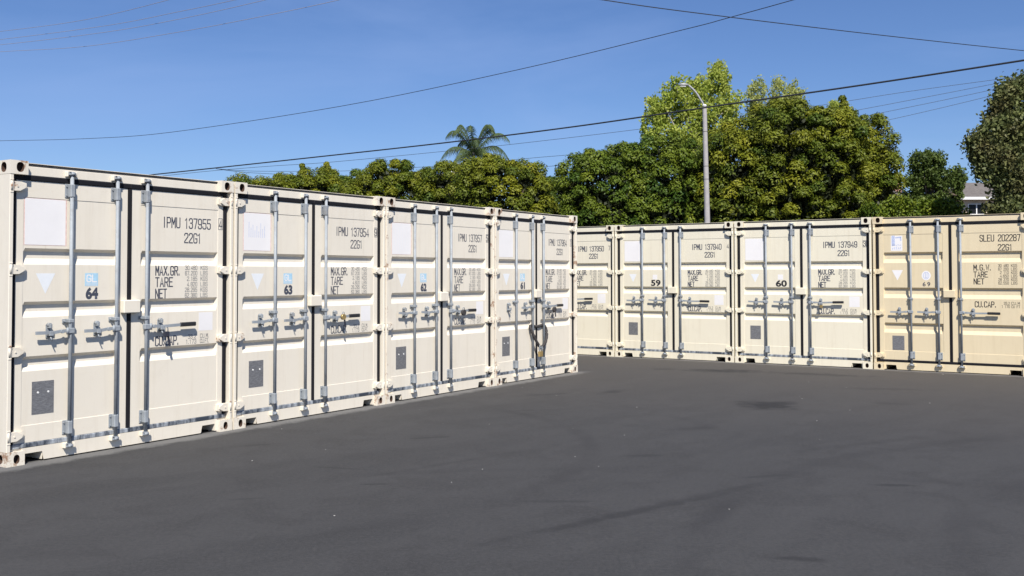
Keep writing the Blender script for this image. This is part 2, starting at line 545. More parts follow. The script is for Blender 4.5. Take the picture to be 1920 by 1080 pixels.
# ------------------------------------------------------------------ stroke lettering (narrow painted stencil letters)
K = 0.22
OCT = lambda x0, y0, x1, y1: [(x0 + K, y0), (x1 - K, y0), (x1, y0 + K), (x1, y1 - K), (x1 - K, y1), (x0 + K, y1), (x0, y1 - K), (x0, y0 + K)]
G = {   # width 1, height 2; ('c', pts) closed, else open
    '0': [('c', OCT(0, 0, 1, 2))],
    '1': [[(0.15, 1.65), (0.5, 2), (0.5, 0)]],
    '2': [[(0, 1.6), (0, 1.78), (K, 2), (1 - K, 2), (1, 1.78), (1, 1.3), (0, 0.25), (0, 0), (1, 0)]],
    '3': [[(0, 1.6), (0, 1.78), (K, 2), (1 - K, 2), (1, 1.78), (1, 1.3), (0.78, 1.08), (0.4, 1.08)], [(0.78, 1.08), (1, 0.86), (1, K), (1 - K, 0), (K, 0), (0, K), (0, 0.4)]],
    '4': [[(0.78, 0), (0.78, 2), (0, 0.5), (1, 0.5)]],
    '5': [[(1, 2), (0.08, 2), (0.04, 1.15), (0.78, 1.2), (1, 1.0), (1, K), (1 - K, 0), (K, 0), (0, K), (0, 0.4)]],
    '6': [[(1, 1.6), (1, 1.78), (1 - K, 2), (K, 2), (0, 1.78), (0, 0.9)], ('c', OCT(0, 0, 1, 1.15))],
    '7': [[(0, 2), (1, 2), (0.4, 0)]],
    '8': [('c', OCT(0, 1.06, 1, 2)), ('c', OCT(0, 0, 1, 1.06))],
    '9': [[(0, 0.4), (0, K), (K, 0), (1 - K, 0), (1, K), (1, 1.2)], ('c', OCT(0, 0.85, 1, 2))],
    'I': [[(0.5, 0), (0.5, 2)]],
    'P': [[(0, 0), (0, 2), (0.75, 2), (1, 1.78), (1, 1.15), (0.75, 0.93), (0, 0.93)]],
    'M': [[(0, 0), (0, 2)], [(0.06, 1.9), (0.5, 0.7)], [(0.94, 1.9), (0.5, 0.7)], [(1, 0), (1, 2)]],
    'U': [[(0, 2), (0, K), (K, 0), (1 - K, 0), (1, K), (1, 2)]],
    'G': [[(1, 1.6), (1, 1.78), (1 - K, 2), (K, 2), (0, 1.78), (0, K), (K, 0), (1 - K, 0), (1, K), (1, 0.9), (0.55, 0.9)]],
    'A': [[(0, 0), (0.5, 2), (1, 0)], [(0.2, 0.6), (0.8, 0.6)]],
    'X': [[(0, 0), (1, 2)], [(0, 2), (1, 0)]],
    'R': [[(0, 0), (0, 2), (0.75, 2), (1, 1.78), (1, 1.2), (0.75, 1.0), (0, 1.0)], [(0.55, 1.0), (1, 0)]],
    'T': [[(0, 2), (1, 2)], [(0.5, 2), (0.5, 0)]],
    'E': [[(1, 2), (0, 2), (0, 0), (1, 0)], [(0, 1.05), (0.8, 1.05)]],
    'N': [[(0, 0), (0, 2)], [(0.06, 1.9), (0.94, 0.1)], [(1, 0), (1, 2)]],
    'K': [[(0, 0), (0, 2)], [(1, 2), (0.05, 0.85)], [(0.35, 1.2), (1, 0)]],
    'S': [[(1, 1.6), (1, 1.78), (1 - K, 2), (K, 2), (0, 1.78), (0, 1.25), (1, 0.8), (1, K), (1 - K, 0), (K, 0), (0, K), (0, 0.4)]],
    'L': [[(0, 2), (0, 0), (1, 0)]],
    'B': [[(0, 0), (0, 2), (0.75, 2), (1, 1.8), (1, 1.3), (0.8, 1.05), (1, 0.85), (1, 0.22), (0.75, 0), (0, 0)], [(0, 1.05), (0.8, 1.05)]],
    'C': [[(1, 1.6), (1, 1.78), (1 - K, 2), (K, 2), (0, 1.78), (0, K), (K, 0), (1 - K, 0), (1, K), (1, 0.4)]],
    'F': [[(1, 2), (0, 2), (0, 0)], [(0, 1.05), (0.8, 1.05)]],
    'W': [[(0, 2), (0.25, 0), (0.5, 1.3), (0.75, 0), (1, 2)]],
    '.': [[(0.1, 0), (0.1, 0.22)]],
    ',': [[(0.1, -0.15), (0.1, 0.2)]],
}
ADV = {'1': 0.75, 'I': 0.75, '.': 0.45, ',': 0.45, ' ': 0.85}


def strip(bm, pts, w, y, closed):
    P = [Vector((p[0], p[1])) for p in pts]
    n = len(P)
    L_, R_ = [], []
    for i in range(n):
        if closed:
            a, b_ = P[i - 1], P[(i + 1) % n]
        else:
            a = P[i - 1] if i > 0 else None
            b_ = P[i + 1] if i < n - 1 else None
        d0 = (P[i] - a).normalized() if a is not None else None
        d1 = (b_ - P[i]).normalized() if b_ is not None else None
        d0 = d0 or d1
        d1 = d1 or d0
        n0, n1 = Vector((-d0.y, d0.x)), Vector((-d1.y, d1.x))
        mvec = (n0 + n1)
        if mvec.length < 1e-6:
            mvec = n0
        mvec.normalize()
        k = min(1.0 / max(mvec.dot(n0), 0.4), 1.7)
        ext = Vector((0, 0))
        if not closed and i == 0:
            ext = -d1 * w * 0.5
        if not closed and i == n - 1:
            ext = d0 * w * 0.5
        L_.append(bm.verts.new((P[i].x + ext.x + mvec.x * w * k / 2, y, P[i].y + ext.y + mvec.y * w * k / 2)))
        R_.append(bm.verts.new((P[i].x + ext.x - mvec.x * w * k / 2, y, P[i].y + ext.y - mvec.y * w * k / 2)))
    for i in range(n if closed else n - 1):
        j = (i + 1) % n
        bm.faces.new((L_[i], R_[i], R_[j], L_[j]))


def letters(s, x0, x1, z0, z1, w, y, mat, name='lettering', parent=None, bm=None, label=None):
    """lettering s fitted between x0..x1, z0..z1 on the plane at depth y"""
    own = bm is None
    bm = bm or bmesh.new()
    wid = sum(ADV.get(ch, 1.0) + 0.42 for ch in s) - 0.42
    sx, sz = (x1 - x0) / wid, (z1 - z0) / 2.0
    x = 0.0
    for ch in s:
        a = ADV.get(ch, 1.0)
        for k, st in enumerate(G.get(ch, [])):
            closed = st[0] == 'c'
            pts = st[1] if closed else st
            off = (a - 1.0) / 2 if ch in '1I' else 0
            strip(bm, [(x0 + (x + px_ + off) * sx, z0 + pz * sz) for px_, pz in pts], w, y - 0.0002 * k, closed)
        x += a + 0.42
    if own:
        me = bpy.data.meshes.new(name)
        bm.normal_update()
        for f in bm.faces:
            if f.normal.y > 0:
                f.normal_flip()
        bm.to_mesh(me)
        bm.free()
        me.materials.append(MATS[mat])
        return add(name, me, parent, label=label)


def bold_text(s, x0, x1, z0, z1, y, mat, name, parent, bold=0.02):
    cu = bpy.data.curves.new(name, 'FONT')
    cu.body = s
    cu.offset = bold
    cu.resolution_u = 4
    o = bpy.data.objects.new(name + '_tmp', cu)
    C.objects.link(o)
    bpy.context.view_layer.update()
    me = bpy.data.meshes.new_from_object(o.evaluated_get(bpy.context.evaluated_depsgraph_get()))
    bpy.data.objects.remove(o)
    bpy.data.curves.remove(cu)
    xs = [v.co.x for v in me.vertices]
    ys = [v.co.y for v in me.vertices]
    for v in me.vertices:
        fx = (v.co.x - min(xs)) / (max(xs) - min(xs))
        fz = (v.co.y - min(ys)) / (max(ys) - min(ys))
        v.co = (x0 + fx * (x1 - x0), y, z0 + fz * (z1 - z0))
    me.materials.clear()
    me.materials.append(MATS[mat])
    me.name = name
    return add(name, me, parent)


# ------------------------------------------------------------------ container parts
CW, CH, CL = 2.438, 2.591, 6.058
CACHE = {}


def cached(key, fn):
    if key not in CACHE:
        CACHE[key] = fn()
    return CACHE[key]


def face_hole(m, O, U, V, D, w, h, cu, cv, ru, rv, depth, mat_in, pw=2.4):
    """rectangular face O + [0..w]U + [0..h]V with a rounded hole going in along D"""
    O, U, V, D = Vector(O), Vector(U), Vector(V), Vector(D)
    angs = [2 * PI * i / 20 for i in range(20)]
    for cx, cy in ((0, 0), (w, 0), (w, h), (0, h)):
        a = math.atan2(cy - cv, cx - cu) % (2 * PI)
        k = min(range(20), key=lambda i: min(abs(angs[i] - a), 2 * PI - abs(angs[i] - a)))
        angs[k] = a
    inn, outr, bak = [], [], []
    for a in angs:
        ca, sa = math.cos(a), math.sin(a)
        rr = 1.0 / ((abs(ca) / ru) ** pw + (abs(sa) / rv) ** pw) ** (1 / pw)
        inn.append(m.bm.verts.new(O + U * (cu + ca * rr) + V * (cv + sa * rr)))
        bak.append(m.bm.verts.new(O + U * (cu + ca * rr) + V * (cv + sa * rr) + D * depth))
        tx = ((w - cu) / ca if ca > 1e-9 else (-cu / ca if ca < -1e-9 else 1e9))
        ty = ((h - cv) / sa if sa > 1e-9 else (-cv / sa if sa < -1e-9 else 1e9))
        tt = min(tx, ty)
        outr.append(m.bm.verts.new(O + U * (cu + ca * tt) + V * (cv + sa * tt)))
    n = len(angs)
    for i in range(n):
        j = (i + 1) % n
        m.bm.faces.new((outr[i], outr[j], inn[j], inn[i]))
        f = m.bm.faces.new((inn[i], inn[j], bak[j], bak[i]))
        f.material_index = mat_in
    f = m.bm.faces.new(bak)
    f.material_index = mat_in


def casting_mesh(mat, mirror, top):
    m = MB(CW / 2 if mirror else None)
    w, d, h = 0.162, 0.178, 0.118
    z0 = CH - h if top else 0.0
    ru, rv = (0.034, 0.043) if top else (0.027, 0.039)
    face_hole(m, (0, 0, z0), (1, 0, 0), (0, 0, 1), (0, 1, 0), w, h, 0.089, h / 2 + (0.002 if top else -0.002), ru, rv, 0.052, 1)
    face_hole(m, (0, 0, z0), (0, 1, 0), (0, 0, 1), (1, 0, 0), d, h, 0.098, h / 2, 0.040, rv, 0.044, 1)
    V = m.bm.verts.new
    def q(*ps):
        m.bm.faces.new([V(p) for p in ps])
    q((w, 0, z0), (w, d, z0), (w, d, z0 + h), (w, 0, z0 + h))
    q((0, d, z0), (w, d, z0), (w, d, z0 + h), (0, d, z0 + h))
    q((0, 0, z0 + h), (w, 0, z0 + h), (w, d, z0 + h), (0, d, z0 + h))
    q((0, 0, z0), (w, 0, z0), (w, d, z0), (0, d, z0))
    bmesh.ops.remove_doubles(m.bm, verts=m.bm.verts, dist=1e-5)
    bmesh.ops.recalc_face_normals(m.bm, faces=m.bm.faces)
    return m.mesh('corner_casting', [mat, 'rust_inside'])


DL = (0.088, 1.197)
DR = (1.241, 2.350)


def door_mesh(mat, x0, x1, pl, pr, grooves, steep, flat):
    m = MB()
    yf, yb = 0.060, 0.100
    xs = [x0, x0 + 0.003, pl, pl + 0.002, pl + 0.020, pr - 0.020, pr - 0.002, pr, x1 - 0.003, x1]
    zs = [(0.172, 0, 0), (0.175, 0, 1), (0.320, 0, 1), (0.323, 0, 2)]
    for zt, zb in grooves[::-1]:
        zs += [(zb, 0, 2), (zb + (zt - zb) * flat, 1, 2), (zt - steep, 1, 2), (zt, 0, 2)]
    zs += [(2.283, 0, 2), (2.286, 0, 1), (2.426, 0, 1), (2.429, 0, 0)]
    DEP, INS = 0.048, 0.004
    grid = []
    for z, gd, kind in zs:
        row = []
        for i, x in enumerate(xs):
            y = yf
            if kind == 0 or i in (0, 9):
                y = yf + 0.003
            elif kind == 2 and 3 <= i <= 6:
                y = yf + INS
                if gd and i in (4, 5):
                    y = yf + DEP
            row.append(m.bm.verts.new((x, y, z)))
        grid.append(row)
    for a in range(len(grid) - 1):
        for i in range(len(xs) - 1):
            m.bm.faces.new((grid[a][i], grid[a][i + 1], grid[a + 1][i + 1], grid[a + 1][i]))
    # sides and back
    bk = [m.bm.verts.new(p) for p in ((x0, yb, 0.172), (x1, yb, 0.172), (x1, yb, 2.429), (x0, yb, 2.429))]
    m.bm.faces.new(bk)
    m.bm.faces.new([r[0] for r in grid] + [bk[3], bk[0]])
    m.bm.faces.new([r[-1] for r in grid][::-1] + [bk[1], bk[2]])
    m.bm.faces.new(grid[0] + [bk[1], bk[0]])
    m.bm.faces.new(grid[-1] + [bk[2], bk[3]])
    return m.mesh('door', mat)


def post_mesh(mat, mirror):
    m = MB(CW / 2 if mirror else None)
    m.box(0.001, 0.036, 0.004, 0.170, 0.118, 2.473, 0.004)
    m.box(0.036, 0.087, 0.102, 0.168, 0.131, 2.473)
    return m.mesh('corner_post', mat)


def header_mesh(mat):
    m = MB()
    m.box(0.162, CW - 0.162, 0.056, 0.170, 2.475, 2.552, 0.003)
    m.box(0.162, CW - 0.162, 0.058, 0.170, 2.5785, 2.583)
    return m.mesh('header', mat)


def sill_mesh(mat):
    m = MB()
    m.prism([(0.162, 0.012), (0.188, 0.012), (0.190, 0.084), (0.350, 0.084), (0.368, 0.012),
             (CW - 0.368, 0.012), (CW - 0.350, 0.084), (CW - 0.190, 0.084), (CW - 0.188, 0.012), (CW - 0.162, 0.012),
             (CW - 0.162, 0.131), (0.162, 0.131)], 0.048, 0.060)
    m.box(0.046, CW - 0.046, 0.0605, 0.165, 0.119, 0.1305)
    for a, b_ in ((0.182, 0.190), (0.350, 0.358), (CW - 0.358, CW - 0.350), (CW - 0.190, CW - 0.182)):
        m.box(a, b_, 0.0605, 1.2, 0.014, 0.116)
    for a in (0.182, CW - 0.358):
        m.box(a, a + 0.176, 0.0605, 1.2, 0.1162, 0.1185)
    return m.mesh('sill', mat)


def wall_mesh(mat, mirror):
    m = MB(CW / 2 if mirror else None)
    pr = []
    y = 0.178
    while y < CL - 0.178 - 0.27:
        pr += [(0.004, y), (0.004, y + 0.072), (0.040, y + 0.140), (0.040, y + 0.210)]
        y += 0.278
    pr.append((0.004, y))
    pr.append((0.004, CL - 0.178))
    lo = [m.bm.verts.new((x, yy, 0.16)) for x, yy in pr]
    hi = [m.bm.verts.new((x, yy, 2.50)) for x, yy in pr]
    for i in range(len(pr) - 1):
        m.bm.faces.new((lo[i], lo[i + 1], hi[i + 1], hi[i]))
    m.box(0.001, 0.060, 0.178, CL - 0.178, 2.50, 2.565)
    m.box(0.001, 0.060, 0.178, CL - 0.178, 0.02, 0.16)
    return m.mesh('side_wall', mat)


def gasket_mesh(x0, x1, meet):
    """rubber round one door: top strip, post side strip, meeting strip"""
    m = MB()
    m.box(x0, x1, 0.050, 0.085, 2.430, 2.474, 0.006)
    side, mid = ((x0, x0 + 0.036), (x1 - 0.018, x1)) if meet > 0 else ((x1 - 0.036, x1), (x0, x0 + 0.018))
    m.box(side[0], side[1], 0.046, 0.085, 0.173, 2.4295, 0.004)
    m.box(mid[0], mid[1], 0.050, 0.085, 0.173, 2.4295, 0.004)
    return m.mesh('gasket', 'rubber_black')


def bar_mesh():
    m = MB()
    m.cyl((0, 0.020, 0.098), (0, 0.020, 2.512), 0.0165, n=14)
    return m.mesh('locking_bar', 'galvanised')


def guide_mesh():
    m = MB()
    m.box(-0.047, 0.047, 0.052, 0.0598, -0.062, 0.062, 0.003)
    m.box(-0.0215, 0.0215, 0.000, 0.052, -0.058, 0.058, 0.006)
    for sx in (-0.034, 0.034):
        for sz in (-0.040, 0.040):
            m.cyl((sx, 0.052, sz), (sx, 0.044, sz), 0.007, n=8)
    return m.mesh('guide_bracket', 'galvanised')


def midguide_mesh():
    m = MB()
    m.box(-0.060, 0.026, 0.050, 0.0598, -0.018, 0.018, 0.003)
    m.box(-0.024, 0.024, -0.002, 0.050, -0.016, 0.016, 0.004)
    m.cyl((-0.046, 0.050, 0), (-0.046, 0.030, 0), 0.010, n=8)
    return m.mesh('guide_clip', 'galvanised')


def cam_mesh(up):
    m = MB()
    s = 1 if up else -1
    m.cyl((0, 0.018, -0.012 * s), (0, 0.018, 0.014 * s), 0.026, n=12)
    m.box(-0.038, 0.012, 0.000, 0.040, 0.004, 0.020, 0.003)
    m.box(-0.038, -0.020, 0.000, 0.034, -0.012, 0.020, 0.003)
    m.box(0.018, 0.034, 0.006, 0.036, -0.014, 0.012, 0.003)
    return m.mesh('locking_cam', 'galvanised')


def keeper_mesh(mat):
    m = MB()
    m.box(-0.050, 0.050, 0.040, 0.052, -0.022, 0.026, 0.003)
    m.box(-0.050, -0.038, 0.010, 0.040, -0.022, 0.022, 0.003)
    m.box(0.038, 0.050, 0.010, 0.040, -0.022, 0.022, 0.003)
    return m.mesh('cam_keeper', mat)


def handle_mesh(s, ln):
    m = MB()
    m.box(-0.030, 0.030, -0.004, 0.040, -0.024, 0.024, 0.005)
    m.cyl((s * 0.038, 0.002, -0.030), (s * 0.038, 0.002, 0.030), 0.012, n=8)
    m.prism([(s * 0.020, -0.014), (s * 0.10, -0.012), (s * 0.16, -0.020), (s * ln, -0.015), (s * ln, 0.014), (s * 0.16, 0.008), (s * 0.10, 0.015), (s * 0.020, 0.017)], 0.006, 0.018)
    m.cyl((s * 0.085, -0.002, 0), (s * 0.085, 0.022, 0), 0.018, n=10)
    return m.mesh('lock_handle', 'galvanised')


def catch_mesh():
    m = MB()
    m.box(-0.024, 0.024, 0.0535, 0.0598, -0.058, 0.060, 0.003)
    m.cyl((0, 0.058, 0.054), (0, 0.022, 0.054), 0.018, n=12)
    m.box(-0.011, 0.011, 0.006, 0.054, 0.026, 0.064, 0.003)
    m.box(-0.019, 0.019, 0.000, 0.054, -0.040, -0.024, 0.003)
    m.box(-0.019, 0.019, -0.003, 0.004, -0.040, 0.002, 0.002)
    m.box(0.016, 0.030, 0.016, 0.050, -0.062, -0.030, 0.003)
    m.cyl((-0.006, 0.010, -0.050), (0.010, 0.004, -0.085), 0.006, n=6)
    return m.mesh('handle_catch', 'galvanised')


def hinge_mesh(mat, mirror):
    m = MB(0.0 if mirror else None)
    m.cyl((0.019, 0.016, -0.042), (0.019, 0.016, 0.042), 0.0155, n=14)
    m.prism([(0.040, -0.042), (0.120, -0.041), (0.168, -0.028), (0.168, 0.030), (0.120, 0.041), (0.040, 0.042)], 0.034, 0.0595)
    m.prism([(0.032, -0.041), (0.100, -0.039), (0.150, -0.012), (0.150, 0.014), (0.100, 0.039), (0.032, 0.041)], 0.018, 0.034)
    m.cyl((0.078, 0.020, 0.0), (0.078, 0.013, 0.0), 0.008, n=8)
    return m.mesh('hinge', mat)


def lug_mesh(mirror):
    m = MB(0.0 if mirror else None)
    m.box(0.004, 0.034, 0.0005, 0.012, -0.060, -0.046, 0.002)
    m.box(0.004, 0.034, 0.0005, 0.012, 0.046, 0.060, 0.002)
    m.box(0.004, 0.034, 0.0095, 0.0125, -0.046, 0.046)
    return m


def box_cover(mat):
    m = MB()
    m.box(-0.092, 0.092, 0.000, 0.0595, -0.062, 0.062, 0.008)
    m.box(-0.080, -0.052, 0.010, 0.050, 0.062, 0.072, 0.002)
    return m.mesh('lock_box', mat)


def panel_sheet(pts, y, mat, name, parent, label=None, th=0.0008):
    m = MB()
    m.prism(pts, y - th, y)
    return add(name, m.mesh(name, mat), parent, label=label)


def rect(x0, x1, z0, z1):
    return [(x0, z0), (x1, z0), (x1, z1), (x0, z1)]


BARS = (0.588, 1.057, 1.386)
random.seed(4)


def container(row, k, label, kind, number, check, bay, group, extras=()):
    x0, y0, a = row
    paintn = {'ivory': 'paint_ivory', 'cream': 'paint_cream', 'tan': 'paint_tan'}[kind]
    rusted = paintn + '_rusted'
    u = k * SP
    root = thing('shipping_container', label, 'container', (x0 + math.cos(a) * u, y0 + math.sin(a) * u, 0), a, group)
    P = lambda name, key, fn, parent=root, loc=(0, 0, 0), label=None: add(name, cached((key, paintn), fn), parent, loc, label)
    for mir in (0, 1):
        for top in (0, 1):
            P('corner_casting', ('cc', mir, top), lambda: casting_mesh(rusted, mir, top))
            P('corner_casting', ('cb', mir, top), lambda: MB(CW / 2 if mir else None).box(0, 0.162, CL - 0.178, CL, (CH - 0.118) * top, (CH - 0.118) * top + 0.118, 0.004).mesh('corner_casting', rusted))
        P('corner_post', ('post', mir), lambda: post_mesh(rusted if 'rusty_posts' in extras else paintn, mir)) if 'rusty_posts' not in extras else add('corner_post', post_mesh('paint_ivory_flecked', mir), root)
        P('corner_post', ('rpost', mir), lambda: MB(CW / 2 if mir else None).box(0.001, 0.07, CL - 0.175, CL - 0.004, 0.118, 2.473).mesh('corner_post', paintn))
        P('side_wall', ('wall', mir), lambda: wall_mesh(paintn, mir))
    P('header', 'header', lambda: header_mesh(paintn))
    P('header_strip', 'topstrip', lambda: MB().box(0.162, CW - 0.162, 0.070, 0.168, 2.5525, 2.578).mesh('header_strip', 'strip_grey'))  # plain dark grey strip set back along the header top
    P('sill', 'sill', lambda: sill_mesh(paintn))
    P('roof_panel', 'roof', lambda: MB().box(0.061, CW - 0.061, 0.171, CL - 0.06, 2.545, 2.566).mesh('roof_panel', paintn))
    P('back_wall', 'back', lambda: MB().box(0.071, CW - 0.071, CL - 0.06, CL - 0.02, 0.13, 2.56).mesh('back_wall', paintn))
    P('floor', 'floor', lambda: MB().box(0.061, CW - 0.061, 0.171, CL - 0.07, 0.12, 0.158).mesh('floor', 'interior_dark'))
    P('bottom_seal', 'bseal', lambda: MB().box(0.050, CW - 0.050, 0.050, 0.085, 0.1315, 0.1725, 0.005).mesh('bottom_seal', 'rubber_black' if kind == 'tan' else 'rubber_scuffed'))

    tan = kind == 'tan'
    gr = [(1.986, 1.805), (1.391, 1.211), (0.797, 0.626)] if tan else [(1.846, 1.704), (1.383, 1.247), (0.912, 0.784)]
    st, fl = (0.034, 0.44) if tan else (0.034, 0.46)
    dl = P('door', 'dl', lambda: door_mesh(paintn, DL[0], DL[1], 0.158, 1.105, gr, st, fl), label='left-hand door leaf')
    dr = P('door', 'dr', lambda: door_mesh(paintn, DR[0], DR[1], 1.343, 2.284, gr, st, fl), label='right-hand door leaf')
    P('gasket', 'gl', lambda: gasket_mesh(0.050, 1.2185, 1), dl)
    P('gasket', 'gr', lambda: gasket_mesh(1.2195, CW - 0.050, -1), dr)
    for i, z in enumerate((2.372, 1.662, 0.958, 0.243)):
        for mir, door in ((0, dl), (1, dr)):
            hm = 'paint_ivory_flecked' if (kind == 'ivory' and i in (0, 2)) else paintn
            add('hinge', cached(('hinge', mir, hm), lambda: hinge_mesh(hm, mir)), door, (CW if mir else 0, 0, z))
            lugm = cached(('lug', mir, rusted), lambda: lug_mesh(mir).mesh('hinge_lug', rusted))
            add('hinge_lug', lugm, root, (CW if mir else 0, 0, z))
    bx = (0.608, 1.040, 1.384) if tan else BARS
    hz = 0.985 if tan else 1.118
    for i, x in enumerate(bx):
        bar = add('locking_bar', cached('bar', bar_mesh), root, (x, 0, 0))
        add('guide_bracket', cached('guide', guide_mesh), bar, (0, 0, 2.365))
        add('guide_bracket', cached('guide', guide_mesh), bar, (0, 0, 0.262))
        add('guide_clip', cached('clip', midguide_mesh), bar, (0, 0, 1.205))
        add('locking_cam', cached('camu', lambda: cam_mesh(True)), bar, (0, 0, 2.515))
        add('locking_cam', cached('camd', lambda: cam_mesh(False)), bar, (0, 0, 0.100))
        kp = cached(('keeper', paintn), lambda: keeper_mesh(paintn))
        add('cam_keeper', kp, root, (x, 0.004, 2.512))
        add('cam_keeper', kp, root, (x, -0.004, 0.104))
        if i < 2:
            if not (i == 0 and 'no_first_handle' in extras):
                add('lock_handle', cached('hl', lambda: handle_mesh(-1, 0.335)), root, (x, 0, hz)).rotation_euler = (0, random.uniform(-0.035, 0.03), 0)
            c_ = add('handle_catch', cached('catch', catch_mesh), root, (x - 0.192, 0, hz + 0.004))
            if i == 0 and 'no_first_handle' in extras:
                c_.location.x -= 0.0
        else:
            hnd = add('lock_handle', cached('hr', lambda: handle_mesh(1, 0.41)), root, (x, 0, hz))
            hnd.rotation_euler = (0, random.uniform(-0.03, 0.02), 0)
            add('handle_grip', cached('grip', lambda: MB().box(0.388, 0.578, -0.004, 0.026, -0.021, 0.021, 0.008).mesh('handle_grip', 'grip_black')), hnd)
            add('handle_catch', cached('catch', catch_mesh), root, (x + 0.175, 0, hz + 0.004))
    P('lock_box', 'lbox', lambda: box_cover(paintn), dr, (1.215 if not tan else 1.205, 0, 1.316 if not tan else 1.290))

    # ---- paint marks and plates
    yp = 0.0632
    pr_ = 'print_black' if tan else 'print_navy'
    lw = 0.0135 if kind == 'cream' else 0.0115
    if not tan:
        letters(number, 1.602, 2.185, 2.083, 2.180, lw, yp, pr_, 'container_number', dr)
        letters('22G1', 1.862, 2.062, 1.937, 2.030, lw, yp, pr_, 'size_code', dr)
        bmk = bmesh.new()
        letters(check, 2.297, 2.330, 2.098, 2.182, 0.010, 0.0592, pr_, bm=bmk)
        if bay != '59' and bay != '58':
            strip(bmk, rect(2.288, 2.340, 2.083, 2.197), 0.0055, 0.0594, True)
        me = bpy.data.meshes.new('check_digit')
        bmk.to_mesh(me)
        bmk.free()
        me.materials.append(MATS[pr_])
        add('check_digit', me, dr)
        letters('MAX.GR.', 1.521, 1.809, 1.612, 1.698, lw, yp, pr_, 'weight_heading', dr)
        letters('TARE', 1.521, 1.719, 1.500, 1.586, lw, yp, pr_, 'weight_heading', dr)
        letters('NET', 1.521, 1.648, 1.388, 1.474, lw, yp, pr_, 'weight_heading', dr)
        small = [('30.480', 'KGS'), ('67.200', 'LBS'), ('2.185', 'KGS'), ('4.820', 'LBS'), ('28.295', 'KGS'), ('62.380', 'LBS')]
        bmk = bmesh.new()
        for i, (n_, un) in enumerate(small):
            zt = 1.706 - i * 0.0555
            letters(n_, 2.020 - 0.0245 * len(n_), 2.020, zt - 0.040, zt, 0.0042, yp, pr_, bm=bmk)
            letters(un, 2.066, 2.152, zt - 0.040, zt, 0.0042, yp, pr_, bm=bmk)
        me = bpy.data.meshes.new('weight_figures')
        bmk.to_mesh(me)
        bmk.free()
        me.materials.append(MATS[pr_])
        add('weight_figures', me, dr)['kind'] = 'stuff'
        letters('CU.CAP.', 1.525, 1.800, 0.925, 1.010, lw, yp, pr_, 'capacity_heading', dr)
        bmk = bmesh.new()
        for i, (n_, un) in enumerate((('33.2', 'CU.M.'), ('1.173', 'CU.FT.'))):
            zt = 1.015 - i * 0.052
            letters(n_, 2.014 - 0.0245 * len(n_), 2.014, zt - 0.040, zt, 0.0042, yp, pr_, bm=bmk)
            letters(un, 2.066, 2.178, zt - 0.040, zt, 0.0042, yp, pr_, bm=bmk)
        me = bpy.data.meshes.new('capacity_figures')
        bmk.to_mesh(me)
        bmk.free()
        me.materials.append(MATS[pr_])
        add('capacity_figures', me, dr)['kind'] = 'stuff'
        panel_sheet(rect(2.045, 2.222, 1.048, 1.232), 0.0639, 'sticker_white', 'blank_sticker', dr)
        z0, z1, xa, xb = (1.876, 2.278, 0.172, 0.556)
        if kind == 'cream':
            z0, z1, xa, xb = 1.872, 2.268, 0.188, 0.530
        if kind == 'ivory' and bay != '61':
            panel_sheet(rect(xa - 0.008, xb + 0.012, z0 - 0.004, z1 + 0.003), 0.0639, 'sticker_edge', 'placard_residue', dl)
        panel_sheet(rect(xa, xb, z0, z1), 0.0631, 'sticker_white', 'placard', dl)
        if bay == '63':
            bmk = bmesh.new()
            for i in range(9):
                h_ = (0.16, 0.10, 0.13, 0.07, 0.12, 0.06, 0.15, 0.09, 0.12)[i]
                strip(bmk, [(0.245 + i * 0.028, 2.02), (0.245 + i * 0.028, 2.02 + h_)], 0.006, 0.0620, False)
            me = bpy.data.meshes.new('placard_writing')
            bmk.to_mesh(me)
            bmk.free()
            me.materials.append(MATS['sticker_mark'])
            add('placard_writing', me, dl)
        if bay == '62':
            bmk = bmesh.new()
            for i in range(6):
                strip(bmk, [(0.22 + i * 0.055, 1.92), (0.22 + i * 0.055, 2.23)], 0.004, 0.0620, False)
            me = bpy.data.meshes.new('placard_writing')
            bmk.to_mesh(me)
            bmk.free()
            me.materials.append(MATS['sticker_pale'])
            add('placard_writing', me, dl)
        tri = [(0.280, 1.628), (0.370, 1.450), (0.462, 1.628)]
        if kind == 'cream':
            tri = [(0.290, 1.622), (0.370, 1.468), (0.445, 1.622)]
        panel_sheet(tri[::-1], 0.0639, 'sticker_pale', 'triangle_sticker', dl)
        if kind == 'ivory':
            panel_sheet(rect(0.756, 0.889, 1.513, 1.630), 0.0639, 'sticker_blue', 'class_sticker', dl)
            bmk = bmesh.new()
            letters('GL', 0.776, 0.872, 1.552, 1.612, 0.012, 0.0627, 'sticker_white', bm=bmk)
            for j in range(3):
                strip(bmk, [(0.766, 1.538 - j * 0.010), (0.880, 1.538 - j * 0.010)], 0.003, 0.0627, False)
            me = bpy.data.meshes.new('class_lettering')
            bmk.to_mesh(me)
            bmk.free()
            me.materials.append(MATS['sticker_white'])
            add('class_lettering', me, dl)
            bold_text(bay, 0.764, 0.892, 1.392, 1.502, 0.0629, 'print_navy', 'bay_number', dl, 0.055)
        else:
            panel_sheet(rect(0.790, 0.885, 1.520, 1.612), 0.0639, 'sticker_white', 'class_sticker', dl)
            if bay in ('59', '60'):
                bold_text(bay, 0.752, 0.955, 1.392, 1.512, 0.0629, 'print_black', 'bay_number', dl, 0.035)
        pz = (0.406, 0.690) if kind == 'ivory' else (0.439, 0.683)
        px_ = (0.256, 0.462) if kind == 'ivory' else (0.272, 0.468)
    else:
        letters('SLEU 202287', 1.672, 2.256, 2.146, 2.246, 0.012, yp, pr_, 'container_number', dr)
        letters('22G1', 1.938, 2.138, 1.998, 2.090, 0.012, yp, pr_, 'size_code', dr)
        letters('M.G.W.', 1.574, 1.832, 1.678, 1.764, 0.012, yp, pr_, 'weight_heading', dr)
